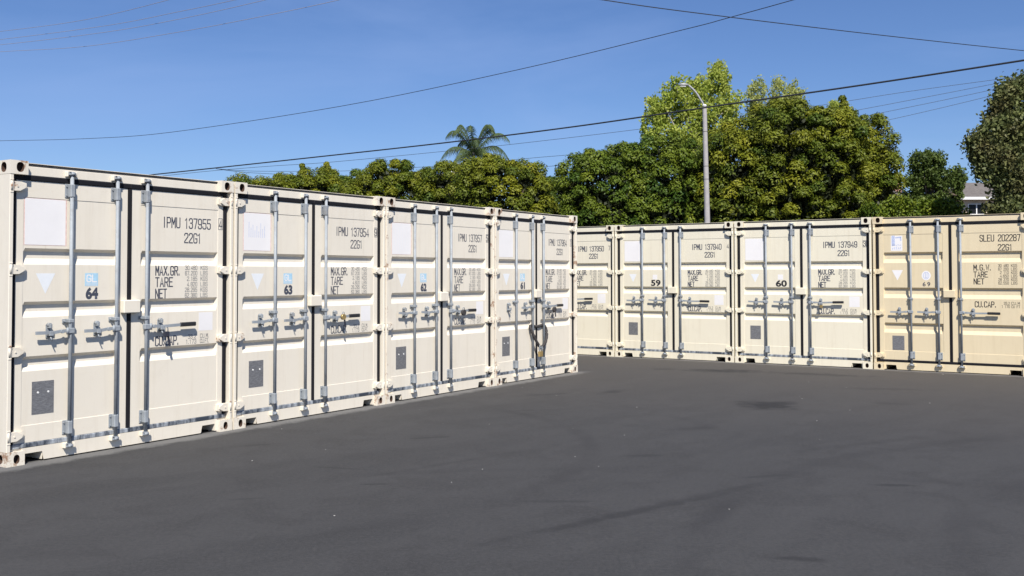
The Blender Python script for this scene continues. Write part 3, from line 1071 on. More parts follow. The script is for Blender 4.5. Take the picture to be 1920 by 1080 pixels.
        letters('TARE', 1.574, 1.776, 1.566, 1.652, 0.012, yp, pr_, 'weight_heading', dr)
        letters('NET', 1.574, 1.722, 1.454, 1.540, 0.012, yp, pr_, 'weight_heading', dr)
        bmk = bmesh.new()
        for i, (n_, un) in enumerate([('30 480', 'KGS'), ('67 200', 'LBS'), ('2 110', 'KGS'), ('4.650', 'LBS'), ('28 370', 'KGS'), ('62.550', 'LBS')]):
            zt = 1.772 - i * 0.0560
            letters(n_, 2.083 - 0.0245 * len(n_), 2.083, zt - 0.042, zt, 0.0048, yp, pr_, bm=bmk)
            letters(un, 2.122, 2.206, zt - 0.042, zt, 0.0048, yp, pr_, bm=bmk)
        letters('33.2', 2.010, 2.093, 1.128, 1.168, 0.0048, yp, pr_, bm=bmk)
        letters('CU.M', 2.120, 2.236, 1.128, 1.168, 0.0048, yp, pr_, bm=bmk)
        letters('1 170', 1.980, 2.093, 1.074, 1.114, 0.0048, yp, pr_, bm=bmk)
        letters('CU FT', 2.120, 2.240, 1.074, 1.114, 0.0048, yp, pr_, bm=bmk)
        me = bpy.data.meshes.new('weight_figures')
        bmk.to_mesh(me)
        bmk.free()
        me.materials.append(MATS[pr_])
        add('weight_figures', me, dr)['kind'] = 'stuff'
        letters('CU.CAP.', 1.586, 1.898, 1.082, 1.168, 0.012, yp, pr_, 'capacity_heading', dr)
        panel_sheet(rect(0.285, 0.472, 2.010, 2.266), 0.0639, 'sticker_white', 'owner_sticker', dl)
        bmk = bmesh.new()
        strip(bmk, [(0.325, 2.245), (0.325, 2.120)], 0.050, 0.0626, False)
        strip(bmk, [(0.370, 2.232), (0.445, 2.240)], 0.022, 0.0626, False)
        strip(bmk, [(0.440, 2.232), (0.446, 2.190)], 0.020, 0.0626, False)
        for i in range(5):
            strip(bmk, [(0.312 + i * 0.030, 2.098 + 0.012 * (i % 2)), (0.326 + i * 0.030, 2.110)], 0.010, 0.0626, False)
            strip(bmk, [(0.312 + i * 0.030, 2.040), (0.322 + i * 0.030, 2.062 + 0.006 * (i % 3))], 0.012, 0.0626, False)
        me = bpy.data.meshes.new('owner_mark')
        bmk.to_mesh(me)
        bmk.free()
        me.materials.append(MATS['sticker_mark'])
        add('owner_mark', me, dl)
        panel_sheet([(0.296, 1.684), (0.386, 1.511), (0.475, 1.684)][::-1], 0.0639, 'sticker_white', 'triangle_sticker', dl)
        cx, cz = 0.843, 1.592
        panel_sheet([(cx + 0.072 * math.cos(q * PI / 12), cz + 0.080 * math.sin(q * PI / 12)) for q in range(24)][::-1], 0.0639, 'sticker_white', 'class_seal', dl)
        bmk = bmesh.new()
        strip(bmk, [(cx + 0.044 * math.cos(q * PI / 10), cz + 0.056 * math.sin(q * PI / 10)) for q in range(20)], 0.009, 0.0626, True)
        strip(bmk, [(cx - 0.012, cz + 0.040), (cx - 0.012, cz - 0.036), (cx + 0.004, cz - 0.036)], 0.010, 0.0626, False)
        strip(bmk, [(cx + 0.014, cz - 0.036), (cx + 0.014, cz + 0.040)], 0.010, 0.0626, False)
        me = bpy.data.meshes.new('seal_mark')
        bmk.to_mesh(me)
        bmk.free()
        me.materials.append(MATS['sticker_mark'])
        add('seal_mark', me, dl)
        for i_, (xa, xb) in enumerate(((0.786, 0.834), (0.858, 0.906))):
            bold_text('69'[i_], xa, xb, 1.412, 1.484, 0.0629, 'print_navy', 'bay_number', dl, 0.02)
        pz, px_ = (0.338, 0.578), (0.294, 0.486)
    dp = panel_sheet(rect(px_[0], px_[1], pz[0], pz[1]), 0.0639, 'data_plate', 'data_plate', dl, th=0.002)
    if kind == 'ivory':
        for fx in (0.27, 0.74):
            cx, cz = px_[0] + (px_[1] - px_[0]) * fx, pz[0] + (pz[1] - pz[0]) * 0.66
            add('rivet', cached('rivet', lambda: MB().cyl((0, 0.0640, 0), (0, 0.0575, 0), 0.009, n=8).mesh('rivet', 'trim_white')), dl, (cx, 0, cz))
    return root


GL_ = 'ivory shipping containers in the near left-hand row'
GR_ = 'shipping containers in the far right-hand row'
c64 = container(ROW_L, 0, 'nearest ivory shipping container, at the left edge, with a rusty top corner and blue-black padlock', 'ivory', 'IPMU 137955', '4', '64', GL_)
c63 = container(ROW_L, 1, 'ivory shipping container marked 63, second from left, with rusty round padlock and scribbled white placard', 'ivory', 'IPMU 137954', '9', '63', GL_)
c62 = container(ROW_L, 2, 'ivory shipping container marked 62, directly left of the one with the heavy chain', 'ivory', 'IPMU 137957', '5', '62', GL_, ('rusty_posts',))
c61 = container(ROW_L, 3, 'ivory shipping container with a heavy dark chain looped round its bars, marked 61', 'ivory', 'IPMU 137964', '1', '61', GL_, ('rusty_posts', 'no_first_handle'))
c58 = container(ROW_R, -1, 'cream shipping container half hidden behind the end of the near row', 'cream', 'IPMU 137950', '7', '58', GR_)
c59 = container(ROW_R, 0, 'cream shipping container in front of the street lamp, bold black 59 on its door', 'cream', 'IPMU 137940', '4', '59', GR_)
c60 = container(ROW_R, 1, 'cream shipping container directly left of the tan one, bold black 60 on its door', 'cream', 'IPMU 137949', '3', '60', GR_)
c69 = container(ROW_R, 2, 'darker tan shipping container numbered 69 at the right edge', 'tan', 'SLEU 202287', '', '69', GR_)
c70 = container(ROW_R, 3, 'cream shipping container just right of the tan one, only its corner in frame', 'cream', 'IPMU 137946', '2', '70', GR_)


# ------------------------------------------------------------------ padlocks and chain
def on_row(row, k, x, y, z):
    x0, y0, a = row
    u = k * SP + x
    return Vector((x0 + math.cos(a) * u - math.sin(a) * y, y0 + math.sin(a) * u + math.cos(a) * y, z))


def padlock(row, k, x, z, label, body, shackle='galvanised', size=1.0, y=-0.022, strap=False, round_=False):
    r_ = thing('padlock', label, 'padlock', on_row(row, k, x, y, z), row[2])
    s = size
    m = MB()
    if round_:
        m.cyl((0, -0.014 * s, -0.034 * s), (0, 0.014 * s, -0.034 * s), 0.034 * s, n=18)
    else:
        m.box(-0.026 * s, 0.026 * s, -0.012 * s, 0.012 * s, -0.062 * s, -0.014 * s, 0.004)
    add('lock_body', m.mesh('lock_body', body), r_)
    m = MB()
    m.tube([(-0.016 * s, 0, -0.016 * s), (-0.016 * s, 0, 0.012 * s), (-0.009 * s, 0, 0.024 * s), (0.009 * s, 0, 0.024 * s), (0.016 * s, 0, 0.012 * s), (0.016 * s, 0, -0.016 * s)], 0.0045 * s, 6)
    add('shackle', m.mesh('shackle', shackle), r_)
    if strap:
        m = MB()
        m.prism([(0.010, -0.06), (0.030, -0.06), (0.052, -0.150), (0.038, -0.162), (0.026, -0.150)], -0.004, 0.004)
        add('key_strap', m.mesh('key_strap', 'strap_dark'), r_)
    return r_


padlock(ROW_L, 0, 1.585, 1.080, 'blue-black padlock hanging from the handle of container 64', 'strap_dark', size=1.1, strap=True)
padlock(ROW_L, 1, 1.640, 1.150, 'round rusty brass padlock on the handle of the container marked 63', 'brass', size=1.0, round_=True, strap=True)
padlock(ROW_L, 2, 1.620, 1.130, 'round dark padlock on the handle of container 62', 'chain_sleeve', size=1.2, round_=True)
padlock(ROW_L, 3, 1.640, 1.100, 'worn dark padlock on the handle of chained container 61', 'chain_sleeve', size=1.2, round_=True, strap=True)
padlock(ROW_R, 1, 1.585, 1.090, 'small brass padlock hanging from the handle of container 60', 'brass', size=1.0)

ch = thing('security_chain', 'thick dark sleeved chain looped round the middle bars of container 61', 'chain', on_row(ROW_L, 3, 1.2, 0, 0.45), ROW_L[2])
pts = [(-0.05, -0.035, 0.055), (-0.10, -0.032, 0.11), (-0.155, -0.012, 0.20), (-0.195, 0.010, 0.29), (-0.205, 0.030, 0.345), (-0.165, 0.052, 0.372),
       (-0.09, 0.050, 0.365), (0.02, 0.044, 0.355), (0.12, 0.050, 0.362), (0.20, 0.052, 0.368), (0.245, 0.030, 0.340),
       (0.240, 0.006, 0.26), (0.205, -0.018, 0.18), (0.13, -0.034, 0.10), (0.03, -0.040, 0.048), (-0.03, -0.042, 0.036)]


def smooth_path(p, n=4):
    p = [Vector(q) for q in p]
    o = []
    for i in range(len(p) - 1):
        a, b_, c_, d_ = p[max(i - 1, 0)], p[i], p[i + 1], p[min(i + 2, len(p) - 1)]
        for j in range(n):
            t_ = j / n
            o.append(0.5 * ((2 * b_) + (c_ - a) * t_ + (2 * a - 5 * b_ + 4 * c_ - d_) * t_ * t_ + (3 * b_ - a - 3 * c_ + d_) * t_ ** 3))
    o.append(p[-1])
    return o


sp_ = smooth_path(pts, 5)
m = MB()
m.tube(sp_, [0.0225 + 0.0022 * math.sin(i * 1.9) + 0.001 * math.sin(i * 0.7) for i in range(len(sp_))], 10)
add('chain_sleeve', m.mesh('chain_sleeve', 'chain_sleeve'), ch)
link = MB()
lp = [(0.028 * math.cos(a) * 1.3, 0, 0.020 * math.sin(a)) for a in [2 * PI * i / 12 for i in range(13)]]
link.tube(lp, 0.006, 6)
lm = link.mesh('chain_link', 'galvanised')
for (dx, dz, ry, rz) in ((-0.060, 0.042, 0.9, 0.3), (-0.040, 0.020, 0.3, 1.4), (0.010, 0.030, -0.5, 0.2)):
    o = add('chain_link', lm, ch, (dx, -0.055, dz))
    o.rotation_euler = (0, ry, rz)
padlock(ROW_L, 3, 1.150, 0.450, 'brass padlock closing the heavy chain on container 61', 'brass', size=1.7, y=-0.058)


# ------------------------------------------------------------------ foliage tools
def quads_mesh(name, cen, nor, su, sv, tint, mat, rng):
    n = len(cen)
    nor = nor / np.maximum(np.linalg.norm(nor, axis=1, keepdims=True), 1e-6)
    ref = rng.normal(size=(n, 3))
    u = np.cross(nor, ref)
    u /= np.maximum(np.linalg.norm(u, axis=1, keepdims=True), 1e-6)
    v = np.cross(nor, u)
    u = u * su[:, None] / 2
    v = v * sv[:, None] / 2
    # a leaf: pointed quad
    co = np.empty((n, 4, 3), dtype=np.float32)
    co[:, 0] = cen - u
    co[:, 1] = cen - v * 0.9
    co[:, 2] = cen + u
    co[:, 3] = cen + v * 0.9
    me = bpy.data.meshes.new(name)
    me.vertices.add(4 * n)
    me.vertices.foreach_set('co', co.reshape(-1))
    me.loops.add(4 * n)
    me.loops.foreach_set('vertex_index', np.arange(4 * n, dtype=np.int32))
    me.polygons.add(n)
    me.polygons.foreach_set('loop_start', np.arange(0, 4 * n, 4, dtype=np.int32))
    me.polygons.foreach_set('loop_total', np.full(n, 4, dtype=np.int32))
    at_ = me.attributes.new('tint', 'FLOAT', 'FACE')
    at_.data.foreach_set('value', tint.astype(np.float32))
    me.materials.append(MATS[mat])
    me.update()
    me.validate()
    return me


def unit(rng, n):
    d = rng.normal(size=(n, 3))
    return d / np.linalg.norm(d, axis=1, keepdims=True)


def tuft_leaves(rng, cc, rr, per, size, up=0.35, tb=None):
    """leaves of round tufts: cc centres, rr radii"""
    k = len(cc)
    idx = np.repeat(np.arange(k), per)
    d = unit(rng, len(idx))
    d[:, 2] = np.where(d[:, 2] < -0.55, -d[:, 2], d[:, 2])
    rad = rr[idx] * rng.uniform(0.55, 1.04, len(idx)) * (1 + 0.12 * np.sin(d[:, 0] * 7 + idx) * np.cos(d[:, 1] * 6 + idx * 2))
    pos = cc[idx] + d * rad[:, None] * np.array([1, 1, 0.86])
    nor = d * 1.0 + rng.normal(size=d.shape) * 0.34 + np.array([0, 0, up])
    tint = np.clip((tb[idx] if tb is not None else 0.5) + rng.normal(0, 0.10, len(idx)), 0, 1)
    s = size * rng.uniform(0.7, 1.35, len(idx))
    return pos, nor, s, s * rng.uniform(0.38, 0.6, len(idx)), tint


def limb_mesh(rng, base, forks, r0, mat, bottom=0.0):
    m = MB()
    b_ = Vector((base[0], base[1], bottom))
    top = Vector((base[0] + rng.uniform(-.2, .2), base[1] + rng.uniform(-.2, .2), base[2]))
    m.tube([b_, b_.lerp(top, 0.5) + Vector((rng.uniform(-.08, .08), rng.uniform(-.08, .08), 0)), top], [r0 * 1.15, r0 * 0.95, r0 * 0.8], 9)
    for f in forks:
        f = Vector(f)
        st = b_.lerp(top, rng.uniform(0.7, 0.98))
        mid_ = st.lerp(f, 0.5) + Vector((rng.uniform(-.15, .15), rng.uniform(-.15, .15), rng.uniform(0.0, .3)))
        m.tube([st, mid_, f], [r0 * 0.5, r0 * 0.28, r0 * 0.09], 6)
    return m.mesh('trunk', mat)


def shrub_tree(label, px, Y, top_py, hw_px, mat='leaf_olive', seed=1, group='clipped evergreen trees behind the containers', depth=None,
               zbot=1.6, rc=(0.27, 0.46), per=400, size=0.110, pw=3.0, spikes=(), name='evergreen_tree'):
    rng = np.random.default_rng(seed)
    c0 = at(px, top_py, Y)
    hw = hw_px / FPX * Y
    dp = depth or hw * 0.85
    top = c0.z + 0.05
    zc, hz_ = (top + zbot) / 2, (top - zbot) / 2
    root = thing(name, label, 'tree', (c0.x, Y, 0), 0, group)
    area = 4 * PI * ((hw * dp) ** 1.6 / 3 + (hw * hz_) ** 1.6 / 3 + (dp * hz_) ** 1.6 / 3) ** (1 / 1.6)
    nC = int(min(area * 3.0, 400))
    nO = nC * 5
    gi = np.arange(nO) + 0.5
    ph = np.arccos(1 - 2 * gi / nO)
    th = PI * (1 + 5 ** 0.5) * gi
    d = np.stack([np.cos(th) * np.sin(ph), np.sin(th) * np.sin(ph), np.cos(ph)], axis=1) + rng.normal(0, 0.03, (nO, 3))
    d /= np.linalg.norm(d, axis=1, keepdims=True)
    sw = (np.abs(d / np.array([hw, dp, hz_])) ** pw).sum(axis=1) ** (-1 / pw)
    # thin the candidates so that tufts keep an even spacing over the crown
    P3 = d * sw[:, None]
    order = rng.permutation(nO)
    got = []
    dmin = 0.46
    for q_ in order:
        if not got or np.min(np.sum((P3[got] - P3[q_]) ** 2, axis=1)) > dmin * dmin:
            got.append(q_)
    d = d[got]
    nC = len(d)
    ax = np.array([hw, dp, hz_])
    s = (np.abs(d / ax) ** pw).sum(axis=1) ** (-1 / pw)
    wob = 1 + 0.035 * np.sin(d[:, 0] * 5 + seed) + 0.03 * np.sin(d[:, 2] * 7 + seed * 2 + d[:, 1] * 4)
    r = rng.uniform(rc[0], rc[1], nC)
    cc = d * (s * wob * (1 - 0.22 * rng.uniform(0, 1, nC) ** 1.8) - r * 0.5)[:, None] + np.array([0, 0, zc])
    for (dx, h) in spikes:
        for q in range(7):
            cc = np.vstack([cc, [dx / FPX * Y + 0.03 * (q % 3), -0.2, top - 0.9 + (h + 0.9) * q / 6]])
            r = np.append(r, 0.26 - 0.02 * q)
    keep = (cc[:, 2] > 2.3) & ((cc[:, 1] < 0.35 * dp) | (rng.uniform(size=len(cc)) < 0.4))
    cc, r = cc[keep], r[keep]
    tb = np.clip(rng.normal(0.45, 0.25, len(cc)), 0, 1)
    p1 = tuft_leaves(rng, cc, r, per, size, tb=tb)
    # inner fill: brownish twigs and leaves, gap shade put into their colour
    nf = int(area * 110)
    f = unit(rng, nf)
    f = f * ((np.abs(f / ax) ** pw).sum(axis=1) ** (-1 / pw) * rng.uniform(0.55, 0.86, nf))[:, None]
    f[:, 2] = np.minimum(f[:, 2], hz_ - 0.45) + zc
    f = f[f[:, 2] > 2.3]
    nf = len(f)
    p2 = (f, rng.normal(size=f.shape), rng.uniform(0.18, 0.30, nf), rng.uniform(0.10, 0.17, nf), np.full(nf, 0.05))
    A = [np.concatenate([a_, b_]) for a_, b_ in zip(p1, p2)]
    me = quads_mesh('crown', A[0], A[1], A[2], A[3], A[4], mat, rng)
    me.materials.append(MATS['leaf_inner_shade'])
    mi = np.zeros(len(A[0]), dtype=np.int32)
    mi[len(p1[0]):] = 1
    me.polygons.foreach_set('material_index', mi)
    add('crown', me, root)
    forks = [tuple(cc[i] * 0.9) for i in rng.choice(len(cc), min(12, len(cc)), replace=False)]
    add('trunk', limb_mesh(rng, (0, 0, max(1.6, zc * 0.7)), forks, 0.16, 'bark'), root)
    return root


# behind the left-hand row, from left to right
shrub_tree('low evergreen crown showing first above container 63, leftmost of the trees', 496, 52, 328, 88, seed=11)
shrub_tree('evergreen tree with two upright sprigs above container 63', 580, 47, 316, 80, seed=12, spikes=((-12, 0.05), (34, 0.12)))
shrub_tree('low bushy evergreen right of the tree with two sprigs, above container 63', 655, 50, 325, 72, 'leaf_green', seed=13)
shrub_tree('broad evergreen tree above container 62, left of the palm', 738, 45, 309, 104, seed=14, spikes=((-20, 0.0), (22, 0.05)))
shrub_tree('evergreen tree in front of the palm trunk', 850, 44, 308, 76, 'leaf_olive', seed=15)
shrub_tree('rounded olive-green tree right below the palm fronds', 938, 41, 292, 100, seed=16)
shrub_tree('low dark tree filling the dip right of the rounded olive-green tree', 1052, 44, 334, 76, 'leaf_green', seed=17)
shrub_tree('tall domed tree above the gap between the two container rows', 1145, 38, 272, 100, 'leaf_green', seed=18)
shrub_tree('dark domed tree left of the street lamp, under the pale spring tree', 1240, 37.5, 256, 84, 'leaf_green', seed=19)
shrub_tree('shaded narrow tree directly behind the street lamp post', 1322, 38.5, 285, 66, 'leaf_green', seed=20)
shrub_tree('left dome of the tallest evergreen clump, right of the street lamp', 1405, 36.5, 228, 104, seed=21)
shrub_tree('middle and highest dome of the tallest evergreen clump', 1500, 36, 197, 122, seed=22, pw=3.4, spikes=())
shrub_tree('dome filling the crest between the middle and right domes of the tallest clump', 1545, 36.8, 203, 84, seed=24, pw=3.2)
shrub_tree('right dome of the tallest evergreen clump, with a small sprig on top', 1586, 37, 202, 88, seed=23, spikes=((-10, 0.25),), pw=3.6)

# pale spring trees standing taller behind


def airy_tree(label, px, Y, lobes, mat, seed, per, size, rc, group=None, name='deciduous_tree', zcut=0.8, bark='bark_pale', trunk_r=0.16, upf=0.1, cat='tree', fork_n=26):
    """lobes: (px, py, half width px, half height px, number of tufts)"""
    rng = np.random.default_rng(seed)
    c0 = at(px, 400, Y)
    root = thing(name, label, cat, (c0.x, Y, 0), 0, group)
    cc = []
    for lx, ly, lw, lh, n_ in lobes:
        p = at(lx, ly, Y)
        w, h = lw / FPX * Y, lh / FPX * Y
        d = unit(rng, n_) * (rng.uniform(0.15, 1, n_) ** 0.45)[:, None] * np.array([w, w * 0.85, h])
        cc.append(d + np.array([p.x - c0.x, 0, p.z]))
    cc = np.concatenate(cc)
    cc = cc[cc[:, 2] > zcut]
    r = rng.uniform(rc[0], rc[1], len(cc))
    idx = np.repeat(np.arange(len(cc)), per)
    d = unit(rng, len(idx)) * (rng.uniform(0, 1, len(idx)) ** 0.5)[:, None]
    pos = cc[idx] + d * r[idx][:, None] * np.array([1, 1, 1.15])
    tb = np.clip(rng.normal(0.5, 0.2, len(cc)), 0, 1)
    tint = np.clip(tb[idx] + rng.normal(0, 0.2, len(idx)), 0, 1)
    nor = rng.normal(size=pos.shape) + np.array([0, -0.2, upf])
    s = size * rng.uniform(0.6, 1.4, len(idx))
    me = quads_mesh('crown', pos, nor, s, s * rng.uniform(0.55, 0.85, len(idx)), tint, mat, rng)
    add('crown', me, root)
    zz = cc[:, 2]
    forks = [tuple(cc[i]) for i in rng.choice(len(cc), min(fork_n, len(cc)), replace=False)]
    add('trunk', limb_mesh(rng, (0, 0, float(zz.min() * 0.6 + zz.max() * 0.4)), forks, trunk_r, bark), root)
    return root


airy_tree('tall bright green spring tree behind the street lamp', 1300, 52,
          [(1238, 205, 26, 36, 34), (1272, 185, 30, 36, 44), (1305, 172, 22, 34, 28), (1343, 156, 22, 36, 40), (1368, 200, 20, 36, 26), (1330, 220, 40, 36, 50), (1225, 240, 28, 30, 30), (1250, 268, 44, 26, 44), (1290, 240, 40, 36, 50), (1370, 250, 18, 34, 20), (1300, 300, 50, 30, 34)],
          'leaf_spring', 31, 54, 0.155, (0.22, 0.42), 'pale spring trees behind the evergreens')
airy_tree('paler spring tree with three upright tops, right of the bright green one', 1455, 56,
          [(1418, 190, 19, 44, 44), (1462, 180, 19, 36, 44), (1494, 185, 15, 34, 26), (1440, 225, 40, 30, 50), (1490, 220, 26, 26, 26)],
          'leaf_dusty', 32, 52, 0.135, (0.20, 0.38), 'pale spring trees behind the evergreens')
airy_tree('thin yellow-green shoots sprouting above the tallest evergreen clump', 1568, 46,
          [(1560, 205, 14, 14, 10), (1580, 202, 10, 8, 6)], 'leaf_spring', 33, 60, 0.12, (0.16, 0.26), None, trunk_r=0.05, fork_n=8)
airy_tree('small round-headed tree between the tallest evergreen clump and the beige house', 1742, 38,
          [(1736, 312, 34, 28, 52), (1752, 335, 42, 24, 40), (1706, 350, 22, 24, 20), (1786, 342, 20, 20, 20), (1768, 372, 40, 20, 22), (1715, 385, 34, 22, 30), (1795, 330, 12, 14, 10)],
          'leaf_shade', 34, 90, 0.10, (0.16, 0.28), None, trunk_r=0.13, bark='bark')
airy_tree('low row of dark shrubbery right behind container 69', 1738, 34,
          [(1690, 398, 26, 22, 30), (1735, 402, 34, 20, 34), (1780, 400, 28, 20, 28), (1640, 404, 26, 16, 16)],
          'leaf_green', 35, 190, 0.10, (0.20, 0.34), None, name='shrub', cat='shrub', trunk_r=0.08, bark='bark')
airy_tree('large dark broad-leaved tree at the right edge beside the beige house', 1915, 32,
          [(1912, 205, 46, 50, 130), (1880, 245, 40, 46, 110), (1862, 290, 34, 36, 80), (1905, 315, 44, 50, 110), (1888, 394, 32, 14, 40), (1826, 268, 10, 16, 12), (1872, 190, 12, 14, 12), (1838, 282, 22, 24, 34), (1850, 318, 20, 16, 24), (1900, 352, 36, 34, 70), (1908, 390, 42, 26, 60), (1960, 250, 60, 90, 150), (1890, 170, 18, 16, 16), (1915, 160, 20, 14, 20)],
          'leaf_broad', 36, 46, 0.118, (0.20, 0.40), None, name='broadleaf_tree', trunk_r=0.2, bark='bark', fork_n=40)

# ------------------------------------------------------------------ palm
rng = np.random.default_rng(5)
pY = 85
pc = at(888, 290, pY)
palm = thing('palm_tree', 'feathery palm rising above the evergreens in the middle distance', 'palm tree', (pc.x, pY, 0))
m = MB()
m.tube([(0, 0, 0), (0.05, 0, 3), (0.0, 0, pc.z - 0.8), (0, 0, pc.z + 0.2)], [0.30, 0.24, 0.20, 0.14], 12)
add('trunk', m.mesh('trunk', 'bark_pale'), palm)
FR = [(178, 1.55, 1.65), (186, 1.85, 0.77), (12, 1.0, 1.95), (-6, 2.0, 1.5), (4, 1.95, 0.85), (95, 1.5, 1.5), (-80, 1.4, 1.2), (150, 1.1, 1.2), (-130, 1.6, 0.5), (-50, 1.5, 0.6), (60, 1.3, 0.8), (-160, 1.2, 1.7), (30, 1.5, 1.75), (-15, 1.2, 1.9), (165, 1.0, 1.95), (-100, 1.1, 1.8), (200, 1.5, 0.2), (-25, 1.6, 0.25)]
for az, ln, rise in FR:
    a = R(az)
    ln *= 1.75
    rise *= 2.1
    L3 = []
    quads, n_st = [], 26
    for i in range(n_st + 1):
        s = i / n_st
        rad = ln * (s * 1.0 - 0.12 * s * s)
        z = pc.z + rise * 1.35 * s * (1 - 0.30 * s) * 1.15 - 2.0 * s ** 3 - 0.35 * s
        L3.append(Vector((math.cos(a) * rad, math.sin(a) * rad, z)))
    m = MB()
    m.tube(L3, [0.05 * (1 - 0.8 * i / n_st) + 0.004 for i in range(n_st + 1)], 4)
    bmq = m.bm
    side = Vector((-math.sin(a), math.cos(a), 0))
    for i in range(2, n_st + 1):
        for sub in (0.0, 0.25, 0.5, 0.75):
            p = L3[i - 1].lerp(L3[i], sub)
            s = (i - 1 + sub) / n_st
            for sg in (-1, 1):
                l_ = (0.95 * math.sin(PI * min(s * 0.85 + 0.13, 1)) ** 0.7 + 0.12) * rng.uniform(0.8, 1.15)
                dirn = (L3[i] - L3[i - 1]).normalized()
                tip = p + side * sg * l_ * 0.55 * rng.uniform(0.7, 1.1) + dirn * l_ * 0.35 + Vector((0, 0, -l_ * rng.uniform(0.45, 0.85)))
                mid_ = p.lerp(tip, 0.45) + Vector((0, 0, 0.09 * l_))
                wv = dirn * 0.017
                q1, q2 = bmq.verts.new(p - wv), bmq.verts.new(p + wv)
                q3, q4 = bmq.verts.new(mid_ + wv * 0.9), bmq.verts.new(mid_ - wv * 0.9)
                q5 = bmq.verts.new(tip)
                bmq.faces.new((q1, q2, q3, q4))
                bmq.faces.new((q4, q3, q5))
    add('frond', m.mesh('frond', 'leaf_palm'), palm)

# ------------------------------------------------------------------ street lamp
lb = at(1326, 415, 34)
lt = at(1321, 199, 34)
lamp = thing('street_lamp', 'grey concrete street lamp post with one curved arm', 'street lamp', ((lb.x + lt.x) / 2 + 0.0, 34, 0))
ox = (lb.x + lt.x) / 2
m = MB()
m.cyl((lb.x - ox + 0.06, 0, 0), (lt.x - ox, 0, lt.z), 0.118, 0.073, 12, False)
add('post', m.mesh('post', 'concrete_pole'), lamp)
m = MB()
m.cyl((lt.x - ox, 0, lt.z), (lt.x - ox, 0, lt.z + 0.05), 0.086, 0.06, 12)
add('post_cap', m.mesh('post_cap', 'trim_white'), lamp)
arm = [at(x, y, 34) - Vector((ox, 34, 0)) for x, y in ((1321.5, 200), (1316, 191), (1306, 175), (1297, 165), (1290, 159.5))]
m = MB()
m.tube(smooth_path(arm, 4), 0.034, 8)
add('arm', m.mesh('arm', 'lamp_grey'), lamp)
h0 = at(1290, 159.5, 34) - Vector((ox, 34, 0))
m = MB()
m.tube([h0 + Vector((0.03, 0, -0.01)), h0 + Vector((-0.08, 0, 0.02)), h0 + Vector((-0.22, 0, 0.02)), h0 + Vector((-0.33, 0, 0.005))], [0.04, 0.075, 0.085, 0.03], 10)
for v in m.bm.verts:
    v.co.z = h0.z + (v.co.z - h0.z) * 0.62
lh = add('lamp_head', m.mesh('lamp_head', 'lamp_grey'), lamp)
m = MB()
m.box(h0.x - 0.27, h0.x - 0.08, -0.055, 0.055, h0.z - 0.065, h0.z - 0.040, 0.01)
add('lens', m.mesh('lens', 'trim_white'), lh)
m = MB()
for z in (lt.z * 0.72, lt.z * 0.66, lt.z * 0.88):
    xx = lb.x - ox + 0.06 + (lt.x - lb.x - 0.06) * z / lt.z
    r_ = 0.118 - 0.045 * z / lt.z
    m.cyl((xx, 0, z), (xx, 0, z + 0.012), r_ + 0.004, n=12)
add('strap_band', m.mesh('strap_band', 'wire_dark'), lamp)


# ------------------------------------------------------------------ overhead wires
def wire(label, pts, r, mat='wire_dark', group=None):
    P_ = [at(*p) for p in pts]
    sp = smooth_path(P_, 6)
    m = MB()
    m.tube(sp, r, 6)
    return tag(add('overhead_wire', m.mesh('overhead_wire', mat)), label, 'wire', group)


GW = 'overhead wires against the sky'
wire('thick black cable crossing low in front of the street lamp and palm', [(120, 345, 48), (300, 326, 45), (560, 298, 41), (840, 267, 37), (1080, 237, 34), (1320, 202, 31), (1620, 159, 28), (1920, 113, 25), (2150, 76, 23), (2700, -30, 19)], 0.026, group=GW)
wire('thin wire rising across the whole sky from the left edge to above the spring trees', [(-150, 268, 60), (0, 264, 58), (160, 260, 55), (320, 248, 52), (640, 199, 46), (970, 131, 40), (1280, 56, 35), (1360, 35, 34), (1490, -1, 32), (1700, -62, 29), (2300, -260, 24)], 0.013, group=GW)
wire('thin wire descending from the top of the sky to the right edge', [(450, -115, 18), (900, -35, 20), (1125, -1, 21), (1280, 21, 22), (1600, 60, 25), (1920, 95, 28), (2150, 116, 30), (2800, 165, 36)], 0.0105, group=GW)
GP = 'four pale wires in the upper left sky'
wire('highest of the four pale wires in the upper left sky', [(-150, 75, 48), (0, 59, 44), (160, 37, 40), (330, -4, 35), (480, -50, 32), (900, -190, 26)], 0.0085, 'wire_pale', GP)
wire('second highest of the four pale wires in the upper left sky', [(-150, 88, 48), (0, 74, 44), (200, 48, 40), (330, 23, 37), (440, 0, 34), (600, -38, 31), (1050, -170, 25)], 0.0085, 'wire_pale', GP)
wire('third highest of the four pale wires in the upper left sky', [(-150, 96, 48), (0, 84, 44), (200, 60, 40), (350, 33, 37), (497, 0, 34), (650, -38, 31), (1100, -170, 25)], 0.0085, 'wire_pale', GP)
wire('lowest of the four pale wires in the upper left sky', [(-150, 106, 48), (0, 97, 44), (160, 87, 41), (330, 61, 37), (480, 33, 34), (635, 0, 32), (800, -42, 29), (1250, -170, 24)], 0.0085, 'wire_pale', GP)
GB = 'thin wires running behind the trees'
wire('highest thin wire behind the trees, passing through the palm', [(120, 352, 66), (350, 325, 65), (500, 312, 64), (620, 304, 63), (850, 282, 62), (1000, 266, 61), (1200, 242, 60), (1500, 203, 60), (1700, 172, 60), (1920, 142, 60), (2100, 116, 60)], 0.013, group=GB)
wire('second thin wire behind the trees, dipping over container 63', [(405, 316.4, 43.5), (440, 319, 50), (490, 321, 62), (620, 321, 64), (700, 318, 64), (840, 310, 63), (1000, 296, 62), (1120, 284, 61), (1400, 244, 60), (1605, 207, 60), (1890, 152, 60), (2100, 108, 60)], 0.013, group=GB)
